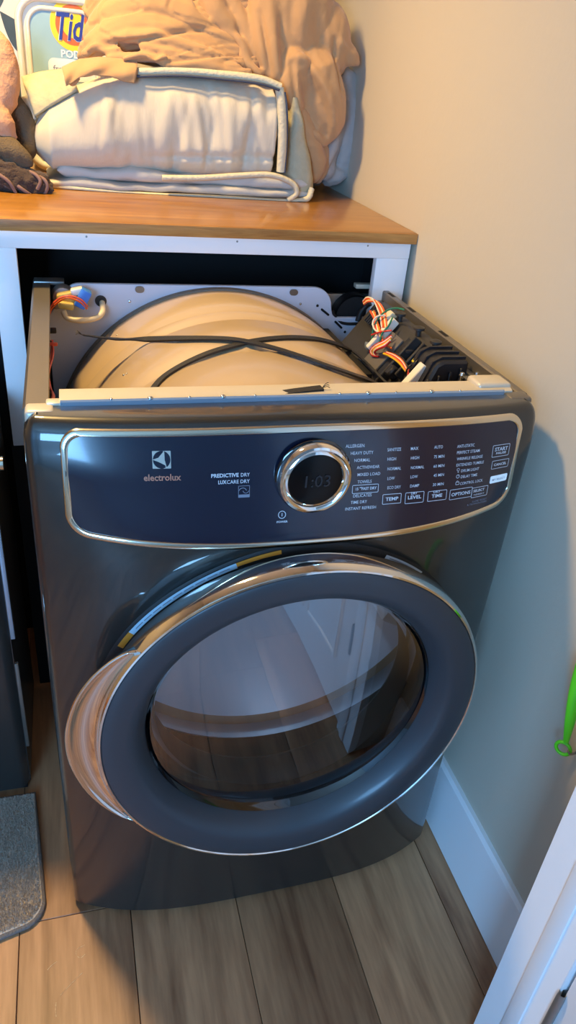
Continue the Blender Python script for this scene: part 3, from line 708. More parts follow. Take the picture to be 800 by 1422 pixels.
put_text('1:03', 424, 459, (669, 667), 0.017, 'digit_dim', False, yfun=lambda x, z: ky-0.0160, hit=disp_hit)

# ---- door
def dwarp(v): return Vector((v.x, v.y+0.16*v.x*v.x, v.z))
def gsk(u, v_):
    a = 2*math.pi*u; r = 0.240+(0.2845-0.240)*v_; x_, z_ = r*math.cos(a), DCZ+r*math.sin(a)
    bev = 0.004 if 0.05 < v_ < 0.97 else 0.0006
    return (x_, yf(x_, z_)-bev, z_)
grid('door_gasket', 128, 6, gsk, 'black_rubber', dr, closeu=True)
lathe('door_opening_liner', [(0.235, -0.03), (0.212, -0.005), (0.203, 0.018), (0.206, 0.024), (0.30, 0.030), (0.33, 0.085)], 0, DCZ, 'door_inner', dr, 96)
dp = empty('door', (0, -0.06, DCZ)); dp.parent = dr; dp.location = Vector((0, -0.06, DCZ))-ORG['dryer']
dp['label'] = 'round porthole door with chrome edge, grey ring and dark glass'
lathe('hinge_neck', [(0.244, -0.035), (0.252, -0.05), (0.254, -0.072)], 0, DCZ, 'black_rubber', dp, 128, warp=dwarp)
lathe('chrome_rim', [(0.250, -0.068), (0.275, -0.069), (0.2845, -0.074), (0.2875, -0.084), (0.2875, -0.098), (0.2855, -0.107), (0.2825, -0.1115), (0.2800, -0.1120), (0.2785, -0.110)], 0, DCZ, 'chrome', dp, 160, warp=dwarp)
lathe('door_ring', [(0.2788, -0.1085), (0.2780, -0.1112), (0.2755, -0.1125), (0.262, -0.1122), (0.248, -0.1110), (0.240, -0.1090), (0.233, -0.1040), (0.2265, -0.096), (0.2205, -0.086), (0.2165, -0.076)], 0, DCZ+0.0, 'door_ring', dp, 160, warp=dwarp)
lathe('inner_frame', [(0.2165, -0.078), (0.2125, -0.071), (0.2085, -0.066), (0.206, -0.060), (0.200, -0.04), (0.215, -0.035), (0.26, -0.045)], 0, DCZ, 'black_gloss', dp, 128, warp=dwarp)
lathe('door_glass', [(0.0001, -0.0700), (0.08, -0.0698), (0.15, -0.0690), (0.20, -0.0675), (0.2105, -0.0668)], 0, DCZ, 'door_glass', dp, 96)
# flared chrome pull handle on the left of the rim
A0, A1 = 142, 214
def handle(u, v_):
    a = A0+(A1-A0)*u; b = math.sin(math.pi*u)**0.62 if 0 < u < 1 else 0.0; ro = 0.2835+0.042*b
    sec = [(0.2800, -0.1120), (0.2840-0.001*b, -0.1110+0.010*b), (0.2845+0.4*(ro-0.2845), -0.1080+0.016*b), (0.2845+0.8*(ro-0.2845), -0.1070+0.012*b), (ro-0.003, -0.1080+0.008*b), (ro, -0.1060+0.008*b), (ro-0.001, -0.1020+0.008*b), (0.2845+0.7*(ro-0.2845), -0.0980+0.014*b), (0.284, -0.090)]
    k = min(len(sec)-1, int(round(v_*(len(sec)-1)))); r, y = sec[k]
    return dwarp(Vector((r*math.cos(R_(a)), y, DCZ+r*math.sin(R_(a)))))
grid('pull_handle', 56, 9, handle, 'chrome', dp)
# caution stickers on the black surround
def sticker(name, a0, a1, r0, r1, m, off=0.0052, parent=None, n=24):
    V = []
    for i in range(n+1):
        a = R_(a0+(a1-a0)*i/n)
        for r in (r0, r1): x_, z_ = r*math.cos(a), DCZ+r*math.sin(a); V.append((x_, yf(x_, z_)-off, z_))
    return pyd(name, V, [(2*i, 2*i+1, 2*i+3, 2*i+2) for i in range(n)], m, parent or dr, True, None, False)
stk = sticker('caution_sticker', 110, 146, 0.2735, 0.2815, 'sticker_blue'); stk['label'] = 'long thin blue and orange caution sticker'
sticker('sticker_end', 97.5, 110, 0.2755, 0.2815, 'sticker_orange', parent=stk); sticker('sticker_end', 146, 152, 0.2735, 0.2815, 'sticker_orange', parent=stk)
for q in range(9): sticker('sticker_line', 112+3.6*q, 115+3.6*q, 0.2768, 0.2782, 'print_grey', 0.0056, stk, 4)
stw = sticker('white_sticker', 51, 66, 0.2745, 0.2815, 'sticker_white'); sticker('sticker_line', 54, 64.5, 0.2772, 0.2788, 'print_grey', 0.0056, stw, 6)

# ---- wiring and parts inside the open top
tb = lambda px, py, Y: at(px, py, Y=Y)
boxp = lambda name, c, s, m, rot=None, parent=dr, bev=0.002: box(name, c.x-s[0]/2, c.x+s[0]/2, c.y-s[1]/2, c.y+s[1]/2, c.z-s[2]/2, c.z+s[2]/2, m, parent, bev, 2, rot)
ry = lambda a: Matrix.Rotation(R_(a), 3, 'Y')
c = tb(97, 414, 0.570); tbk = boxp('terminal_block', c, (0.044, 0.024, 0.026), 'block_yellow', ry(-12), bev=0.006)
boxp('connector', tb(115, 414, 0.56), (0.020, 0.022, 0.034), 'plug_blue', ry(28), bev=0.003)
boxp('connector', tb(107, 404, 0.565), (0.022, 0.02, 0.012), 'plug_white', ry(-12), bev=0.003)
boxp('connector', tb(92, 424, 0.555), (0.026, 0.016, 0.012), 'block_yellow', ry(8), bev=0.003)
tube('ground_stud', [tb(83, 424, 0.575), tb(78, 425, 0.56)], 0.006, 'galvanized', dr, 10)
lathe('terminal_boss', [(0.0001, 0.574), (0.018, 0.575), (0.021, 0.58), (0.022, 0.590)], tb(88, 412, 0.585).x, tb(88, 412, 0.585).z, 'galvanized', dr, 20)
tube('power_cord', [tb(88, 432, 0.555), tb(93, 441, 0.55), (tb(110, 445, 0.545)), tb(132, 442, 0.55), tb(142, 434, 0.56), tb(142, 420, 0.588)], 0.0052, 'wire_cream', dr, 10)
tube('wire', [tb(122, 426, 0.55), tb(112, 416, 0.545), tb(95, 411, 0.54), tb(80, 416, 0.545), tb(69, 428, 0.55), tb(66, 442, 0.55)], 0.0016, 'wire_coral', dr, 6)
tube('wire', [tb(121, 429, 0.552), tb(110, 419, 0.547), tb(95, 414, 0.542), tb(82, 419, 0.547), tb(71, 430, 0.552), tb(67, 446, 0.55)], 0.0016, 'wire_orange', dr, 6)
tube('wire', [tb(71, 473, 0.45), tb(74, 490, 0.40), tb(68, 515, 0.32), tb(68, 535, 0.26), tb(75, 550, 0.20), tb(70, 556, 0.14)], 0.0018, 'wire_coral', dr, 6)
tube('wire', [tb(73, 473, 0.45), tb(71, 492, 0.40), tb(66, 512, 0.32), tb(70, 538, 0.26), tb(73, 548, 0.20), tb(72, 556, 0.14)], 0.0018, 'wire_coral', dr, 6)
for px, py, Y, s, m in ((65, 450, .50, (.010, .012, .012), 'plug_white'), (70, 459, .48, (.020, .012, .008), 'black_rubber'), (65, 467, .46, (.010, .012, .012), 'plug_white'), (64, 482, .42, (.007, .01, .014), 'lip_steel'), (74, 478, .43, (.014, .006, .006), 'wire_coral')):
    boxp('wire_clip', tb(px, py, Y), s, m, None)
tube('wire', [tb(66, 444, .52), tb(67, 455, .49), tb(66, 470, .455), tb(71, 475, .44)], 0.002, 'wire_black', dr, 6)

# right side: electronic control board housing, its face sloping down towards the drum
S0 = Vector((0.298, 0, 0.946)); S1 = Vector((0.222, 0, 0.848)); SD = (S1-S0).normalized(); SN = Vector((SD.z, 0, -SD.x))
if SN.z < 0: SN = -SN
def slope(y, s_, lift=0.0): p = S0+SD*s_+SN*lift; return Vector((p.x, y, p.z))
def on_slope(px, py, lift=0.0):
    d = ray(px, py); p0 = S0+SN*lift; t = (p0-_L).dot(SN)/d.dot(SN); return _L+d*t
SROT = Matrix((( -SD.x, 0, SN.x), (0, 1, 0), (-SD.z, 0, SN.z)))   # local x runs up the slope, z is its normal
def slope_box(name, c, sx, sy, sz, m, parent, bev=0.0015):
    bm = bmesh.new(); box_bm(bm, -sx/2, sx/2, -sy/2, sy/2, -sz/2, sz/2, bev, 1)
    bmesh.ops.rotate(bm, cent=(0, 0, 0), matrix=SROT, verts=bm.verts); bmesh.ops.translate(bm, vec=c, verts=bm.verts)
    return frombm(name, bm, m, parent)
brd = prism('control_housing', [(0.320, 0.946), (0.298, 0.946), (0.222, 0.848), (0.204, 0.838), (0.204, 0.76), (0.320, 0.76)], 'y', 0.245, 0.540, 'board_plastic', dr, 0.003)
prism('housing_block', [(0.320, 0.953), (0.276, 0.953), (0.264, 0.946), (0.246, 0.900), (0.240, 0.76), (0.320, 0.76)], 'y', 0.185, 0.262, 'board_plastic_dark', brd, 0.004)
for i in range(4): box('block_rib', 0.250+0.018*i, 0.254+0.018*i, 0.180, 0.187, 0.76, 0.925+0.006*i, 'board_plastic_dark', brd, 0.001, 1)
for i in range(3): prism('block_rib', [(0.318, 0.957), (0.277, 0.957), (0.262, 0.949), (0.244, 0.903), (0.248, 0.90), (0.318, 0.95)], 'y', 0.196+0.024*i, 0.200+0.024*i, 'board_plastic_dark', brd)
prism('board_tray', [(0.222, 0.868), (0.200, 0.850), (0.190, 0.856), (0.186, 0.850), (0.198, 0.76), (0.230, 0.76)], 'y', 0.150, 0.330, 'board_plastic', brd, 0.002)
for i in range(10): slope_box('heat_fin', slope(0.425+0.0085*i, 0.022, 0.006), 0.040, 0.003, 0.014, 'board_plastic', brd, 0.0006)
for i in range(6): box('heat_fin', 0.186, 0.206, 0.175+0.010*i, 0.178+0.010*i, 0.846, 0.868, 'board_plastic_dark', brd, 0.0006, 1)
slope_box('board_panel', slope(0.385, 0.062, 0.002), 0.078, 0.060, 0.006, 'board_plastic_grey', brd)
slope_box('board_recess', slope(0.335, 0.060, 0.001), 0.095, 0.030, 0.004, 'board_plastic_dark', brd)
slope_box('housing_wall', slope(0.312, 0.055, 0.008), 0.100, 0.006, 0.018, 'board_plastic', brd)
slope_box('housing_wall', slope(0.278, 0.040, 0.008), 0.070, 0.006, 0.018, 'board_plastic', brd)
slope_box('board_capacitor', slope(0.295, 0.075, 0.012), 0.022, 0.018, 0.020, 'board_plastic_dark', brd, 0.004)
slope_box('board_capacitor', slope(0.268, 0.020, 0.008), 0.022, 0.014, 0.014, 'board_plastic_grey', brd, 0.003)
for px, py in ((556, 437), (582, 457), (605, 476), (567, 487)):
    c = on_slope(px, py, 0.006); lathe_z('clip_post', [(0.005, c.z-0.02), (0.005, c.z-0.003), (0.010, c.z-0.001), (0.010, c.z+0.003), (0.005, c.z+0.005), (0.0005, c.z+0.006)], c.x, c.y, 'board_plastic', brd, 14)
slope_box('connector', on_slope(578, 524, 0.018), 0.046, 0.018, 0.020, 'plug_white', dr)
slope_box('connector', on_slope(583, 501, 0.014), 0.020, 0.016, 0.016, 'plug_yellow', dr)
slope_box('connector', on_slope(531, 465, 0.012), 0.070, 0.012, 0.016, 'plug_white', dr)
slope_box('connector', on_slope(541, 440, 0.014), 0.020, 0.018, 0.014, 'wire_cream', dr)
wz = lambda px, py, Z: on_slope(px, py, 0.012+(Z-0.90)*0.5)
for i, (m, dx) in enumerate((('wire_white', -2.4), ('wire_orange', -0.8), ('wire_red', 0.8), ('wire_yellow', 2.2), ('wire_white', 3.4), ('wire_orange', 4.4))):
    tube('wire', [wz(505+dx*.2, 420+dx*.6, .90), wz(511+dx*.4, 416+dx*.8-1, .925), wz(521+dx*.8, 418+dx*.4, .935), wz(527+dx, 428, .93), wz(531+dx, 440, .92), wz(533+dx, 455, .915)], 0.0021, m, dr, 6)
tube('wire', [wz(561, 430, .935), wz(550, 428, .94), wz(538, 431, .94), wz(527, 440, .935), wz(519, 455, .92), wz(516, 475, .90), wz(515, 488, .89)], 0.0017, 'wire_green', dr, 6)
tube('wire', [wz(545, 441, .93), wz(540, 452, .93), wz(531, 463, .93), wz(527, 475, .92)], 0.0017, 'wire_green', dr, 6)
tube('wire', [wz(535, 438, .93), wz(525, 439, .94), wz(518, 447, .94), wz(520, 457, .935), wz(528, 463, .925)], 0.0017, 'wire_white', dr, 6)
tube('wire', [wz(516, 465, .925), wz(525, 462, .93), wz(535, 460, .93), wz(544, 459, .92)], 0.0016, 'wire_red', dr, 6)
for i, m in enumerate(('wire_red', 'wire_white', 'wire_orange', 'wire_yellow', 'wire_white', 'wire_red')):
    o_ = i*1.6
    tube('wire', [wz(544-o_*.3, 466+o_, .915), wz(534, 473+o_, .925), wz(522+o_*.4, 479+o_*.7, .92), wz(515+o_*.7, 486+o_*.3, .905), wz(517+o_*.6, 493-o_*.1, .895), wz(526, 495-o_*.3, .89)], 0.0021, m, dr, 6)
for i, m in enumerate(('wire_yellow', 'wire_orange', 'wire_red', 'wire_white', 'wire_orange', 'wire_black')):
    o_ = i*1.4-3
    tube('wire', [wz(536+o_, 490-o_*.3, .905), wz(548+o_*.8, 495-o_*.6, .915), wz(558+o_*.6, 503-o_*.8, .915), wz(564+o_*.5, 512-o_*.6, .91), wz(569+o_*.4, 520, .905)], 0.0021, m, dr, 6)
tube('wire', [wz(568, 514, .91), wz(567, 524, .92), wz(572, 531, .92), wz(577, 530, .913)], 0.0018, 'wire_red', dr, 6)
tube('wire', [wz(578, 516, .92), wz(574, 522, .925), wz(572, 528, .92)], 0.0018, 'wire_yellow', dr, 6)
tube('wire', [wz(575, 506, .915), wz(569, 508, .925), wz(565, 514, .92), wz(563, 522, .90)], 0.0018, 'wire_black', dr, 6)
tube('wire', [wz(583, 497, .92), wz(578, 503, .925), wz(572, 512, .92)], 0.0018, 'wire_black', dr, 6)
boxp('wire_clip', wz(510, 480, .90), (0.007, 0.014, 0.012), 'lip_steel', None)
# brackets on the right panel near the front
wz = lambda px, py, Z: at(px, py, Z=Z)
for px, py, s in ((636, 514, (0.020, 0.030, 0.004)), (648, 523, (0.018, 0.028, 0.004)), (656, 530, (0.012, 0.016, 0.012))):
    boxp('bracket', wz(px, py, .93), s, 'galvanized', None, bev=0.001)
for px, py in ((663, 517), (642, 518)):
    c = wz(px, py, .94); lathe_z('screw', [(0.0001, .9415), (.004, .9405), (.005, .937), (.0025, .936), (.0025, .925)], c.x, c.y, 'screw_steel', dr, 12)
for y_ in (0.54, 0.44, 0.30): box('flange_slot', 0.3315, 0.3385, y_, y_+0.030, 0.9549, 0.9554, 'black_interior', dr, 0)
for i, m in enumerate(('wire_orange', 'wire_red', 'wire_white', 'wire_yellow', 'wire_orange')):
    o_ = i*1.5
    tube('wire', [on_slope(514+o_, 432, .010), on_slope(520+o_*.6, 444+o_*.4, .020), on_slope(522+o_, 458+o_*.3, .024), on_slope(530+o_*.5, 470+o_, .018), on_slope(538+o_, 481+o_*.5, .012)], 0.0019, m, dr, 6)
# black duct collar behind the notch
c = at(492, 430, Y=0.612)
lathe('duct_collar', [(0.045, 0.602), (0.045, 0.628), (0.040, 0.628), (0.040, 0.606), (0.0001, 0.606)], c.x, c.z-0.012, 'black_rubber', dr, 40)
tube('duct_lip', [at(461, 432, Y=0.596), at(468, 444, Y=0.594), at(480, 449, Y=0.592), at(500, 449, Y=0.592), at(512, 448, Y=0.592)], 0.004, 'black_rubber', dr, 8)
tube('hose', [at(497, 446, Y=0.585), at(501, 434, Y=0.585), at(508, 425, Y=0.585), at(514, 421, Y=0.58)], 0.006, 'black_rubber', dr, 10)
box('black_slab', 0.206, 0.222, 0.330, 0.585, 0.70, 0.878, 'black_interior', dr, 0.002)  # plain black slab between drum and control housing
boxes('black_sheet', [(-0.3265, -0.3245, 0.06, 0.585, 0.10, 0.935)], 'black_interior', dr, 0)  # plain black sheet just inside the left panel

# ------------------------------------------------------------------ broken drum belt
bp = [(114, 465), (135, 468), (165, 471), (205, 471), (250, 470), (300, 470), (335, 473), (375, 482), (415, 494), (455, 508), (490, 520), (520, 531), (545, 548), (556, 562),
      (552, 545), (535, 530), (512, 506), (488, 487), (455, 474), (420, 469), (385, 469.5), (350, 474), (320, 481), (288, 491), (255, 506), (228, 523), (213, 540), (206, 556)]
pts = []
for i, (a, b) in enumerate(bp): pts.append(on_drum(a, b, 0.0045 if i < 13 else 0.002))
ye = on_drum(205, 471, .0045).y
for i, dy in ((0, -0.012), (1, -0.008), (2, -0.003)): pts[i] = at(*bp[i], Y=ye+dy)
P = cat(pts, 6)
# hidden run under the cross member, then the frayed free end
e0 = pts[-1]; q1 = on_drum(372, 549, 0.003); q2 = on_drum(410, 543.5, 0.006); q3 = on_drum(447, 539, 0.010)
hid = [e0, Vector((e0.x+0.01, 0.090, DZ+math.sqrt(DR**2-(e0.x+0.01)**2)+0.004)), Vector((0.5*(e0.x+q1.x), 0.089, DZ+math.sqrt(DR**2-(0.5*(e0.x+q1.x))**2)+0.004)), q1, q2, q3]
P2 = P[:-1]+cat(hid, 6)
V = []; Fc = []; BW, BT = 0.0068, 0.0016
for i, p in enumerate(P2):
    n = Vector((p.x, 0, p.z-DZ)).normalized(); t = (P2[min(i+1, len(P2)-1)]-P2[max(i-1, 0)]); t = (t-n*t.dot(n)).normalized(); s = t.cross(n).normalized()
    if i and s.dot(prev) < 0: s = -s
    prev = s
    for a, b in ((-BW, BT), (BW, BT), (BW, -BT), (-BW, -BT)): V.append(p+s*a+n*b)
for i in range(len(P2)-1):
    for k in range(4): Fc.append((i*4+k, i*4+(k+1) % 4, i*4+4+(k+1) % 4, i*4+4+k))
Fc += [(0, 1, 2, 3), tuple(len(V)-4+k for k in range(4))]
belt = pyd('drum_belt', V, Fc, 'belt_rubber', None, True, 40); tag(belt, 'snapped black rubber belt lying in loops on the drum', 'belt')
for e, d in ((P2[-1], 1), (P2[0], -1)):
    for q in range(3):
        dir_ = Vector((0.010*d, 0.004*(q-1), 0.002+0.002*q)); tube('frayed_cord', [e, e+dir_*0.6+Vector((0, 0, .002)), e+dir_], 0.0005, 'belt_rubber', belt, 5, 3)

# ------------------------------------------------------------------ washer beside the dryer
wz_ = 0.765
wa = empty('washer', (-0.77, 0.6, 0), 'dark grey washer at the left edge, behind the grey rug', 'washer')
def wash(u, v_):
    x_ = -1.11+u*(1.11-0.423); z_ = 0.02+v_*(wz_-0.02); c = min(x_+1.11, -0.423-x_); y = 0.27
    if c < 0.02: y += 0.02-math.sqrt(max(0, 0.0004-(0.02-c)**2))
    return (x_, y, z_)
grid('front_panel', 80, 12, wash, 'washer_dark', wa)
box('side_panel', -0.4245, -0.4225, 0.288, 0.575, 0.02, wz_, 'washer_dark', wa, 0)
box('side_panel', -1.1115, -1.1095, 0.288, 0.575, 0.02, wz_, 'washer_dark', wa, 0)
box('back_panel', -1.11, -0.424, 0.57, 0.575, 0.02, wz_, 'washer_dark', wa, 0)
box('top_panel', -1.105, -0.428, 0.280, 0.572, wz_-0.004, wz_+0.004, 'washer_dark', wa, 0.002)
tube('top_trim', [(-1.105, 0.274, wz_), (-0.77, 0.268, wz_), (-0.395, 0.272, wz_)], 0.012, 'brushed_trim', wa, 12)
box('reflection_strip', -0.4225, -0.4150, 0.286, 0.296, 0.40, 0.67, 'lip_steel', wa, 0.001)  # pale strips imitate reflections along the side panel edge
box('reflection_strip', -0.4225, -0.4160, 0.286, 0.294, 0.12, 0.34, 'side_metal', wa, 0.001)  # second imitated reflection, lower on the same edge
lathe('porthole', [(0.20, 0.262), (0.21, 0.255), (0.17, 0.255), (0.16, 0.264)], -0.77, 0.40, 'chrome', wa, 48)
lathe('porthole_glass', [(0.0001, 0.262), (0.165, 0.263)], -0.77, 0.40, 'black_gloss', wa, 48)
for fx in (-1.05, -0.48):
    for fy in (0.32, 0.53): lathe_z('foot', [(0.001, 0.0), (0.018, 0.0), (0.018, 0.012), (0.008, 0.014), (0.008, 0.03)], fx, fy, 'black_rubber', wa, 12)
box('toe_kick', -1.09, -0.43, 0.285, 0.30, 0.002, 0.022, 'black_interior', wa, 0)

# ------------------------------------------------------------------ rug
RX1, RY0, RY1, RX0 = -0.394, -0.052, 0.262, -1.05
def rug_outline(ins=0.0, n=10):
    pts = [(RX0+ins, RY1-ins), (RX0+ins, RY0+0.0+ins)]
    r = 0.045-ins; cx, cy = RX1-0.045, RY0+0.045+0.03
    pts += [(RX1-0.22, RY0+ins+0.004), (RX1-0.10, RY0+ins+0.016)]
    for i in range(n+1):
        a = R_(-68+(68)*i/n); pts.append((cx+r*math.cos(a), cy+r*math.sin(a)))
    pts += [(RX1-ins-0.008, 0.12), (RX1-0.018-ins, RY1-ins)]
    return pts
rg = prism('rug', rug_outline(0.004), 'z', 0.0004, 0.0115, 'rug_grey'); tag(rg, 'grey plush bath rug on the floor at lower left', 'rug')
P = [Vector((a, b, 0.006)) for a, b in rug_outline(0.003)]
tube('bound_edge', P+[P[0]], 0.0055, 'rug_edge', rg, 8, 3, False)
# pile tufts
from mathutils.geometry import intersect_point_tri_2d
poly = rug_outline(0.006)
def inside(x_, y_):
    ins = False; j = len(poly)-1
    for i in range(len(poly)):
        (xi, yi), (xj, yj) = poly[i], poly[j]
        if (yi > y_) != (yj > y_) and x_ < (xj-xi)*(y_-yi)/(yj-yi)+xi: ins = not ins
        j = i
    return ins
V = []; Fc = []
rnd = random.Random(3)
while len(Fc) < 30000:
    x_, y_ = rnd.uniform(-0.56, RX1), rnd.uniform(RY0, RY1)
    if not inside(x_, y_): continue
    a = rnd.uniform(0, 6.28); wv = 0.0007; h = rnd.uniform(0.004, 0.007); lx, ly = rnd.uniform(-.003, .003), rnd.uniform(-.003, .003)
    k = len(V); V += [(x_-wv*math.cos(a), y_-wv*math.sin(a), 0.011), (x_+wv*math.cos(a), y_+wv*math.sin(a), 0.011), (x_+lx, y_+ly, 0.011+h)]; Fc.append((k, k+1, k+2))
pile = pyd('rug_pile', V, Fc, 'rug_grey', rg, False, None, False); pile['kind'] = 'stuff'

# ------------------------------------------------------------------ linens on the counter
YC0, YC1 = 0.895, 1.115
cf = empty('comforter', (-0.05, 1.0, CZ), 'folded puffy white comforter with grey green border under beige sheet', 'comforter')
XA, XB = at(33, 200, Y=0.92).x, at(392, 180, Y=0.90).x
rnd = random.Random(11)
creases = [(rnd.uniform(-0.20, XB), rnd.uniform(1.12, 1.25), rnd.uniform(0.006, 0.014), rnd.uniform(0.03, 0.09), rnd.choice((-1, -1, 1))*rnd.uniform(0.002, 0.0055), rnd.uniform(-.25, .25)) for _ in range(46)]
def ctop(x_):
    t = (x_-XA)/(XB-XA)
    return float(np.interp(t, [0, 0.06, 0.2, 0.42, 0.7, 1.0], [1.172, 1.205, 1.252, 1.292, 1.300, 1.284]))
def cbot(x_):
    t = (x_-XA)/(XB-XA); return float(np.interp(t, [0, .1, .3, .6, .9, 1], [1.118, 1.098, 1.104, 1.100, 1.098, 1.104]))
def body(u, v_):
    x_ = XA+(XB-XA)*u; a = 2*math.pi*v_; e = 0.55
    zt, zb = ctop(x_), cbot(x_); ca, sa = math.cos(a), math.sin(a)
    endl = min(1, (u/0.10))**0.5 if u < 0.10 else 1.0; endr = min(1, (1-u)/0.03)**0.5 if u > 0.97 else 1.0; en_ = max(0.02, endl*endr)
    yc, zc = (YC0+YC1)/2, (zt+zb)/2; hy, hz = (YC1-YC0)/2, (zt-zb)/2
    y = yc+hy*math.copysign(abs(ca)**e, ca)*max(en_, 0.55); z = zc+hz*math.copysign(abs(sa)**e, sa)*en_
    if ca < -0.1:
        d = 0.012*math.sin(math.pi*min(1, max(0, (z-zb)/(zt-zb))))*-1
        for cx, cz, wv, hh, am, sl in creases:
            d += -am*math.exp(-((x_-cx-sl*(z-cz))/wv)**2-((z-cz)/hh)**2)*1.1
        if u > 0.42: d += 0.008*math.exp(-((z-1.146-0.006*math.sin(x_*9))/0.006)**2)*min(1, (u-.42)*6)
        d += 0.012*mnoise.noise(Vector((x_*9, z*11, 2.0)))
        y += d
    else: z += 0.010*mnoise.noise(Vector((x_*10, y*12, 4.0)))
    return (x_, y, z)
grid('white_face', 150, 120, body, 'comforter_white', cf, closev=True)
tube('border_band', [Vector((at(190, 100, Y=.905).x, .905, at(190, 100, Y=.905).z)), at(250, 99, Y=.90), at(310, 104, Y=.897), at(360, 110, Y=.895), at(390, 121, Y=.893)], 0.008, 'piping_cream', cf, 10)
tube('navy_piping', [at(190, 106, Y=.895), at(250, 105, Y=.89), at(310, 110, Y=.887), at(360, 116, Y=.885), at(388, 125, Y=.885)], 0.0025, 'piping_navy', cf, 8)
tube('border_band', [at(388, 122, Y=.897), at(391, 150, Y=.892), at(392, 195, Y=.890), at(390, 238, Y=.895)], 0.010, 'piping_cream', cf, 10)
tube('navy_piping', [at(395, 128, Y=.892), at(398, 150, Y=.888), at(398, 195, Y=.888), at(395, 240, Y=.89)], 0.003, 'piping_navy', cf, 8)
# grey-green side fold
sf0 = at(397, 200, Y=.92).x; sf1 = at(436, 250, Y=.92).x
def side(u, v_):
    z = 1.075+0.195*u; a = 2*math.pi*v_; wd = float(np.interp(u, [0, .2, .6, 1], [.042, .040, .026, .010])); cx = sf0+0.004+wd*0.9
    ca, sa = math.cos(a), math.sin(a); x_ = cx+wd*math.copysign(abs(ca)**.7, ca); y = 1.0+0.09*math.copysign(abs(sa)**.6, sa)
    return (x_+0.004*mnoise.noise(Vector((z*20, y*12, 1))), y+0.008*mnoise.noise(Vector((x_*25, z*14, 5))), z)
grid('border_fold', 40, 48, side, 'comforter_border', cf, closev=True)
# lower folded layers
def layer(name, x0, x1, y0, y1, z0, z1, m, ph, wav):
    def fn(u, v_):
        x_ = x0+(x1-x0)*u; a = 2*math.pi*v_; ca, sa = math.cos(a), math.sin(a)
        en_ = max(0.03, min(1, u/0.03, (1-u)/0.03)**0.5)
        yy0 = y0+wav*math.sin(x_*21+ph)+0.6*wav*mnoise.noise(Vector((x_*14, ph, 0))); zz1 = z1+0.010*mnoise.noise(Vector((x_*12, ph, 3)))-0.004
        yc, zc, hy, hz = (yy0+y1)/2, (z0+zz1)/2, (y1-yy0)/2, (zz1-z0)/2
        y = yc+hy*math.copysign(abs(ca)**.35, ca); z = zc+hz*math.copysign(abs(sa)**.7, sa)*en_
        return (x_, y, z+(0.004*mnoise.noise(Vector((x_*25, y*25, ph))) if z > z0+0.004 else 0))
    return grid(name, 110, 40, fn, m, cf, closev=True)
xl_, xr_ = at(66, 245, Y=.93).x, at(432, 262, Y=.91).x
layer('lower_layer', xl_+0.02, xr_-0.01, 0.905, 1.12, CZ+0.018, CZ+0.052, 'comforter_blue', 1.0, 0.006)
layer('lower_layer', xl_-0.004, xr_, 0.900, 1.12, CZ+0.0005, CZ+0.026, 'comforter_blue', 2.4, 0.005)
tube('cream_piping', [at(62, 256, Y=.915), at(110, 263, Y=.905), at(160, 268, Y=.900), at(215, 272, Y=.900), at(270, 274, Y=.897), at(330, 277, Y=.895), at(390, 280, Y=.893), at(425, 277, Y=.895), at(433, 262, Y=.905)], 0.0065, 'piping_cream', cf, 8)
tube('cream_piping', [at(225, 247, Y=.885), at(280, 247, Y=.882), at(330, 244, Y=.88), at(375, 243, Y=.88), at(405, 254, Y=.885), at(412, 268, Y=.885), at(400, 278, Y=.888)], 0.006, 'piping_cream', cf, 8)
# left border corner flap standing against the tub
def flap(u, v_):
    a = at(33, 112, Y=1.0).lerp(at(98, 100, Y=0.985), u); b = at(50, 163, Y=0.935).lerp(at(110, 128, Y=0.925), u); p = a.lerp(b, v_)
    return p+Vector((0, -0.012*math.sin(math.pi*v_)-0.006*mnoise.noise(p*22), 0.004*mnoise.noise(p*18)))
fo = grid('border_corner', 24, 24, flap, 'comforter_border', cf); md = fo.modifiers.new('s', 'SOLIDIFY'); md.thickness = 0.012; md.offset = 1; apply_mods(fo)
def flap2(u, v_):
    a = at(27, 142, Y=0.985).lerp(at(44, 140, Y=0.98), u); b = at(40, 178, Y=0.95).lerp(at(52, 166, Y=0.945), u); return a.lerp(b, v_)+Vector((0, -.006*math.sin(3.1*v_), 0))
fo = grid('white_corner', 10, 12, flap2, 'comforter_white', cf); md = fo.modifiers.new('s', 'SOLIDIFY'); md.thickness = 0.012; md.offset = 1; apply_mods(fo)

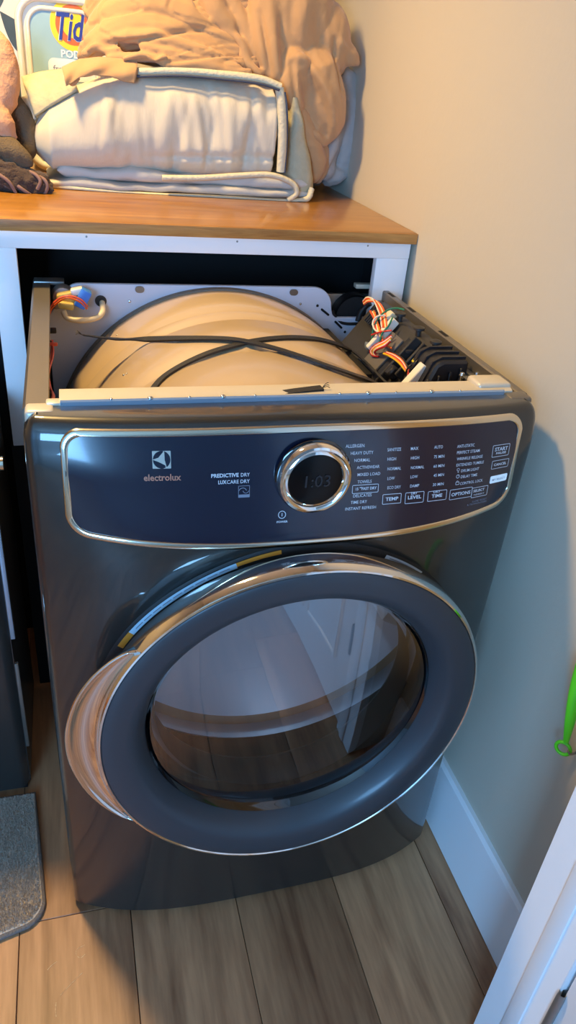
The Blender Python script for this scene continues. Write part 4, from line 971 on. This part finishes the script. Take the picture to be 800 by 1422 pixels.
sh = empty('bed_sheet', (0.02, 1.05, 1.25), 'crumpled beige bed sheet heaped on the white comforter', 'bed sheet')
A = lambda Y, *pp: [at(a, b, Y=Y+(c if False else 0)) for a, b in pp]
def AY(*pp): return [at(a, b, Y=Y) for a, b, Y in pp]
T = [
 (AY((116, 76, .985), (136, 60, .97), (170, 44, .965), (215, 42, .96), (270, 60, .955), (335, 92, .945)), [.014, .024, .032, .032, .026, .016]),
 (AY((130, 50, 1.0), (155, 26, .99), (205, 14, .985), (260, 30, .98), (310, 62, .97), (350, 92, .955)), [.022, .034, .042, .040, .030, .020]),
 (AY((140, 14, 1.03), (170, -8, 1.03), (225, -20, 1.03), (280, 5, 1.02), (330, 50, 1.0)), [.04, .050, .055, .05, .03]),
 (AY((146, 58, .945), (178, 51, .935), (225, 55, .925), (280, 72, .92), (325, 90, .925)), [.008, .013, .013, .012, .010]),
 (AY((118, 74, .955), (135, 66, .945), (150, 70, .935), (165, 68, .925)), [.008, .011, .010, .006]),
 (AY((196, 64, .92), (235, 73, .912), (280, 85, .908), (330, 94, .91)), [.006, .008, .008, .006]),
 (AY((150, 82, .93), (195, 80, .915), (240, 88, .905), (300, 94, .905), (345, 101, .91)), [.010, .010, .008, .008, .007]),
 (AY((172, 82, .905), (200, 76, .90), (215, 86, .898), (228, 79, .898), (234, 90, .90)), [.004, .005, .004, .005, .004]),
]
lumps('sheet_heap', T, 'sheet_beige', sh, 0.0036, 2, (0.0012, 0.06), balls=[(at(215, 30, Y=1.04), (.14, .075, .080)), (at(330, 0, Y=1.06), (.13, .09, .13))], fold=(0.0038, (0.26, 0.09, 0.055)))
T = [
 (AY((288, -15, .99), (300, 18, .975), (318, 42, .965), (308, 52, .96)), [.030, .028, .020, .014]),
 (AY((300, 25, .965), (285, 40, .955), (300, 52, .95)), [.012, .012, .008]),
 (AY((318, -10, .985), (336, 30, .97), (350, 68, .955), (346, 88, .95)), [.016, .016, .012, .009]),
 (AY((318, 45, .955), (334, 58, .945), (346, 85, .94)), [.008, .009, .008]),
 (AY((335, 75, .945), (348, 92, .935), (362, 104, .93)), [.009, .010, .008]),
 (AY((462, 62, 1.0), (478, 72, .99), (491, 83, .985), (496, 88, .985)), [.034, .026, .016, .008]),
 (AY((405, 90, .955), (408, 120, .94), (412, 145, .935), (414, 157, .935)), [.040, .036, .024, .010]),
 (AY((440, 95, .965), (452, 135, .96), (458, 172, .96), (452, 196, .96)), [.050, .046, .034, .012]),
 (AY((424, 166, .95), (438, 184, .95), (450, 198, .955)), [.014, .018, .010]),
 (AY((372, -30, 1.0), (368, 25, .975), (372, 70, .955), (382, 105, .945)), [.05, .040, .034, .024]),
]
KR = [(AY((352, 20, 1), (362, 50, .96), (368, 80, .95), (374, 104, .94)), .006, -.010), (AY((368, 10, 1), (378, 60, .95), (384, 98, .94), (398, 124, .93)), .010, .006),
 (AY((402, 74, .94), (404, 105, .93), (406, 135, .93), (410, 160, .93)), .009, -.008), (AY((404, 72, .94), (424, 86, .93), (444, 116, .94), (456, 150, .95), (460, 185, .96)), .009, .010),
 (AY((416, 95, .94), (424, 122, .93), (430, 148, .93)), .018, -.014), (AY((455, 56, 1), (458, 80, .99), (464, 104, .98), (468, 128, .97)), .006, -.011), (AY((463, 52, 1), (470, 64, .99), (486, 76, .99)), .006, .006),
 (AY((400, -10, 1), (397, 20, .98), (402, 48, .96)), .010, -.005), (AY((414, -5, 1), (412, 30, .98), (418, 62, .96)), .012, .005), (AY((432, 5, 1), (434, 40, .98), (446, 80, .96)), .012, -.004), (AY((444, 10, 1), (448, 45, .98), (455, 60, .97)), .010, .004),
 (AY((436, 128, .94), (448, 160, .95), (452, 184, .95)), .008, -.005), (AY((384, 20, 1), (386, 60, .95), (392, 92, .94)), .008, -.004), (AY((424, 160, .94), (436, 176, .94), (452, 188, .95)), .005, -.006)]
lumps('sheet_drape', T, 'sheet_beige', sh, 0.0036, 9, (0.001, 0.08), fold=(0.0008, (0.10, 0.12, 0.25)), creases=KR,
  balls=[(at(402, 28, Y=1.02), (.095, .085, .130)), (at(425, 118, Y=.985), (.072, .058, .100)), (at(448, 62, Y=1.02), (.062, .07, .085)), (at(360, -10, Y=1.06), (.10, .08, .12))])
lumps('sheet_tail', [(AY((408, 150, .955), (425, 185, .96), (438, 225, .97), (434, 246, .97)), [.024, .028, .026, .016]), (AY((420, 170, .99), (440, 215, 1.0), (440, 245, 1.0)), [.03, .03, .02])], 'sheet_beige', sh, 0.0045, 5, (0.003, 0.04))
def cuff(u, v_):
    tx = np.interp(u, [0, .25, .5, .75, 1], [86, 110, 138, 165, 191]); ty_ = np.interp(u, [0, .25, .5, .75, 1], [94, 83, 80, 82, 84])
    bx = np.interp(u, [0, .12, .22, .42, .6, .8, 1], [92, 100, 111, 130, 148, 168, 187]); by = np.interp(u, [0, .12, .22, .42, .6, .8, 1], [119, 118, 109, 101, 107, 113, 113])
    p = at(tx, ty_, Y=.915).lerp(at(bx, by, Y=.884), v_)
    return p+Vector((0, -0.010*math.sin(math.pi*v_)-0.004*math.sin(u*14+v_*3)*math.sin(math.pi*v_)-0.012*(1-u)**3, 0.003*math.sin(u*11)*v_))
tube('sheet_cuff_roll', AY((91, 98, .90), (96, 108, .892), (101, 115, .888), (110, 108, .886)), [.004, .007, .006, .003], 'sheet_beige', sh, 10)
fo = grid('sheet_cuff', 40, 20, cuff, 'sheet_beige', sh); md = fo.modifiers.new('s', 'SOLIDIFY'); md.thickness = 0.004; md.offset = 0; apply_mods(fo)

gs = lumps('grey_sheet', [
 (AY((478, 108, 1.06), (484, 150, 1.05), (482, 200, 1.045), (472, 240, 1.04)), [.028, .030, .030, .022]),
 (AY((468, 120, 1.05), (466, 165, 1.03), (456, 205, 1.02), (452, 240, 1.02)), [.022, .026, .024, .020]),
 (AY((488, 105, 1.05), (490, 150, 1.04), (487, 190, 1.04)), [.012, .014, .012]),
 (AY((440, 236, 1.0), (452, 225, .995), (462, 205, 1.0), (470, 180, 1.01)), [.010, .012, .012, .010]),
 (AY((455, 250, 1.04), (468, 243, 1.03), (482, 235, 1.04)), [.018, .020, .014])], 'sheet_grey', None, 0.0045, 5, (0.004, 0.04),
 balls=[(Vector((0.315, 1.12, CZ+0.06)), (.05, .08, .058))])
tag(gs, 'silvery grey sheet hanging beside the wall under the beige sheet', 'bed sheet')

# clothes at the left
pk = lumps('pink_garment', [
 (AY((-8, 60, .93), (2, 100, .92), (-2, 140, .91)), [.030, .034, .034]), (AY((8, 62, .93), (12, 95, .92), (6, 140, .905), (4, 160, .90)), [.010, .014, .016, .014]),
 (AY((-12, 150, .90), (0, 170, .885), (10, 190, .88), (16, 197, .88)), [.030, .026, .016, .008]), (AY((4, 150, .895), (12, 172, .885), (20, 192, .882)), [.010, .011, .007])],
 'cloth_pink', None, 0.004, 4, (0.003, 0.035)); tag(pk, 'pale pink cloth on top of the dark clothes at left', 'garment')
ol = lumps('olive_garment', [
 (AY((14, 140, .96), (24, 160, .945), (34, 185, .935), (38, 212, .92)), [.022, .028, .024, .016]), (AY((-10, 198, .89), (8, 205, .875), (26, 216, .865), (40, 226, .86)), [.022, .024, .020, .012]),
 (AY((-5, 215, .88), (12, 222, .868), (26, 234, .86)), [.012, .012, .008])], 'cloth_olive', None, 0.004, 4, (0.003, 0.03),
 balls=[(Vector((-0.41, 1.0, 1.17)), (.07, .09, .10))]); tag(ol, 'olive brown folded trousers between pink cloth and dark ruffled garment', 'garment')
br = lumps('brown_garment', [
 (AY((-15, 240, .87), (10, 245, .86), (35, 252, .855), (55, 262, .85)), [.030, .028, .022, .014]), (AY((-15, 262, .86), (15, 266, .855), (45, 270, .85), (66, 272, .852)), [.016, .015, .013, .009]),
 (AY((38, 240, .86), (50, 246, .85), (58, 258, .845), (50, 268, .845)), [.008, .009, .009, .006]), (AY((48, 238, .865), (60, 248, .855), (68, 260, .85), (66, 272, .85)), [.007, .008, .008, .006]),
 (AY((-5, 250, .84), (20, 256, .838), (40, 268, .842)), [.008, .008, .006])],
 'cloth_brown', None, 0.0036, 3, (0.006, 0.018), balls=[(Vector((-0.43, 0.95, CZ+0.05)), (.09, .10, .05))]); tag(br, 'dark brown ruffled garment on the countertop edge at left', 'garment')
for k, pp in enumerate([((40, 238, .852), (50, 243, .838), (56, 252, .832), (52, 263, .834)), ((52, 244, .848), (62, 250, .838), (66, 260, .836), (62, 270, .84)), ((20, 255, .835), (30, 262, .83), (44, 272, .835)), ((-5, 240, .835), (12, 252, .828), (22, 268, .832))]):
    tube('ruffle_trim', AY(*pp), 0.0035, 'cloth_mauve', br, 8)

# ------------------------------------------------------------------ pods tub
TY = 1.140
a = at(24, 60, Y=TY); b = at(150, 60, Y=TY); tx0, tx1 = a.x, b.x; tz1 = at(60, -8, Y=TY).z
tub = empty('pods_tub', ((tx0+tx1)/2, TY+0.05, CZ), 'clear plastic laundry pods tub with round orange and yellow logo', 'tub')
def rr_poly(x0, x1, z0, z1, r, n=8):
    return [(cx+r*math.cos(R_(q+90*i/n)), cz+r*math.sin(R_(q+90*i/n))) for cx, cz, q in ((x1-r, z1-r, 0), (x0+r, z1-r, 90), (x0+r, z0+r, 180), (x1-r, z0+r, 270)) for i in range(n+1)]
prism('tub_body', rr_poly(tx0, tx1, CZ+0.001, tz1, 0.05), 'y', TY+0.006, TY+0.10, 'tub_plastic', tub, 0.0)
n = 36; o1 = rr_poly(tx0, tx1, CZ+0.001, tz1, 0.05); o2 = rr_poly(tx0+0.022, tx1-0.022, CZ+0.02, tz1-0.022, 0.036)
for nm, ins, rad, yy in (('tub_rim', 0.006, 0.0075, TY+0.004), ('tub_rim', 0.024, 0.005, TY+0.003)):
    oo = rr_poly(tx0+ins, tx1-ins, CZ+0.006+ins, tz1-ins, 0.048-ins*0.6); P = [Vector((u, yy, v)) for u, v in oo]
    tube(nm, P+[P[0]], rad, 'tub_plastic', tub, 8, smooth_path=False)
prism('tub_label', o2, 'y', TY+0.002, TY+0.0065, 'tub_label', tub)
def disc(c, r, y0, m):
    return prism('logo_disc', [(c.x+r*math.cos(2*math.pi*i/36), c.z+r*math.sin(2*math.pi*i/36)) for i in range(36)], 'y', y0-0.0004, y0, m, tub)
lc = at(102, 35, Y=TY); 
kx = (at(134, 35, Y=TY)-lc).length
disc(lc, kx*1.0, TY+0.0018, 'logo_yellow'); disc(lc, kx*0.77, TY+0.0014, 'logo_orange'); disc(lc, kx*0.50, TY+0.0010, 'logo_yellow')
tubhit = lambda px, py: at(px, py, Y=TY)
ty = lambda o: (lambda x, z: TY+o)
put_text('Tide', 76, 131, (38, 36), 0.052, 'label_white', True, 0.18, tub, ty(0.0003), tubhit)
put_text('Tide', 77, 130, (38, 36), 0.050, 'logo_blue', True, 0.18, tub, ty(-0.0002), tubhit)
put_text('PODS', 85, 118, (76, 75), 0.014, 'label_white', True, 0, tub, ty(0.0010), tubhit)
lq = at(68, 100, Y=TY); lr = at(132, 90, Y=TY)
prism('label_pill', rr_poly(lq.x, lr.x, lq.z-0.014, lr.z+0.006, 0.012, 5), 'y', TY+0.0010, TY+0.0016, 'label_white', tub)
put_text('free', 74, 92, (95, 95), 0.011, 'print_grey', False, 0, tub, ty(0.0006), tubhit)

# ------------------------------------------------------------------ green tool on the right wall
GX = XW-0.016
gt = empty('hanging_scoop', (XW-0.02, -0.20, 0.49), 'bright green plastic handle with ring end hanging on the wall', 'scoop')
def g(px, py, dx=0.0): return at(px-2, py, X=GX-dx)
tube('handle', [g(788, 1030), g(793, 1005, .004), g(799, 975, .006), g(806, 950, .004), g(815, 925)], [.004, .007, .009, .011, .013], 'green_plastic', gt, 12)
c = g(784, 1039)
P = [c+Vector((0.006*math.cos(2*math.pi*i/16), -0.0085*math.cos(2*math.pi*i/16), 0.011*math.sin(2*math.pi*i/16))) for i in range(17)]
tube('ring', P, 0.0028, 'green_plastic', gt, 8, smooth_path=False)
tube('hook', [Vector((XW, c.y-0.012, c.z+0.002)), Vector((XW-0.012, c.y-0.012, c.z)), Vector((XW-0.016, c.y-0.010, c.z+0.006))], 0.0016, 'galvanized', gt, 6)

# cloth rests on the counter: nothing sinks into the wood
for o in list(bpy.data.objects):
    top = o
    while top.parent: top = top.parent
    if o.type == 'MESH' and top.name.split('.')[0] in ('comforter', 'bed_sheet', 'grey_sheet', 'pink_garment', 'olive_garment', 'brown_garment'):
        oz = ORG[o.name].z if o.name in ORG else 0.0
        for v in o.data.vertices:
            if v.co.z+oz < CZ+0.0006: v.co.z = CZ+0.0006-oz
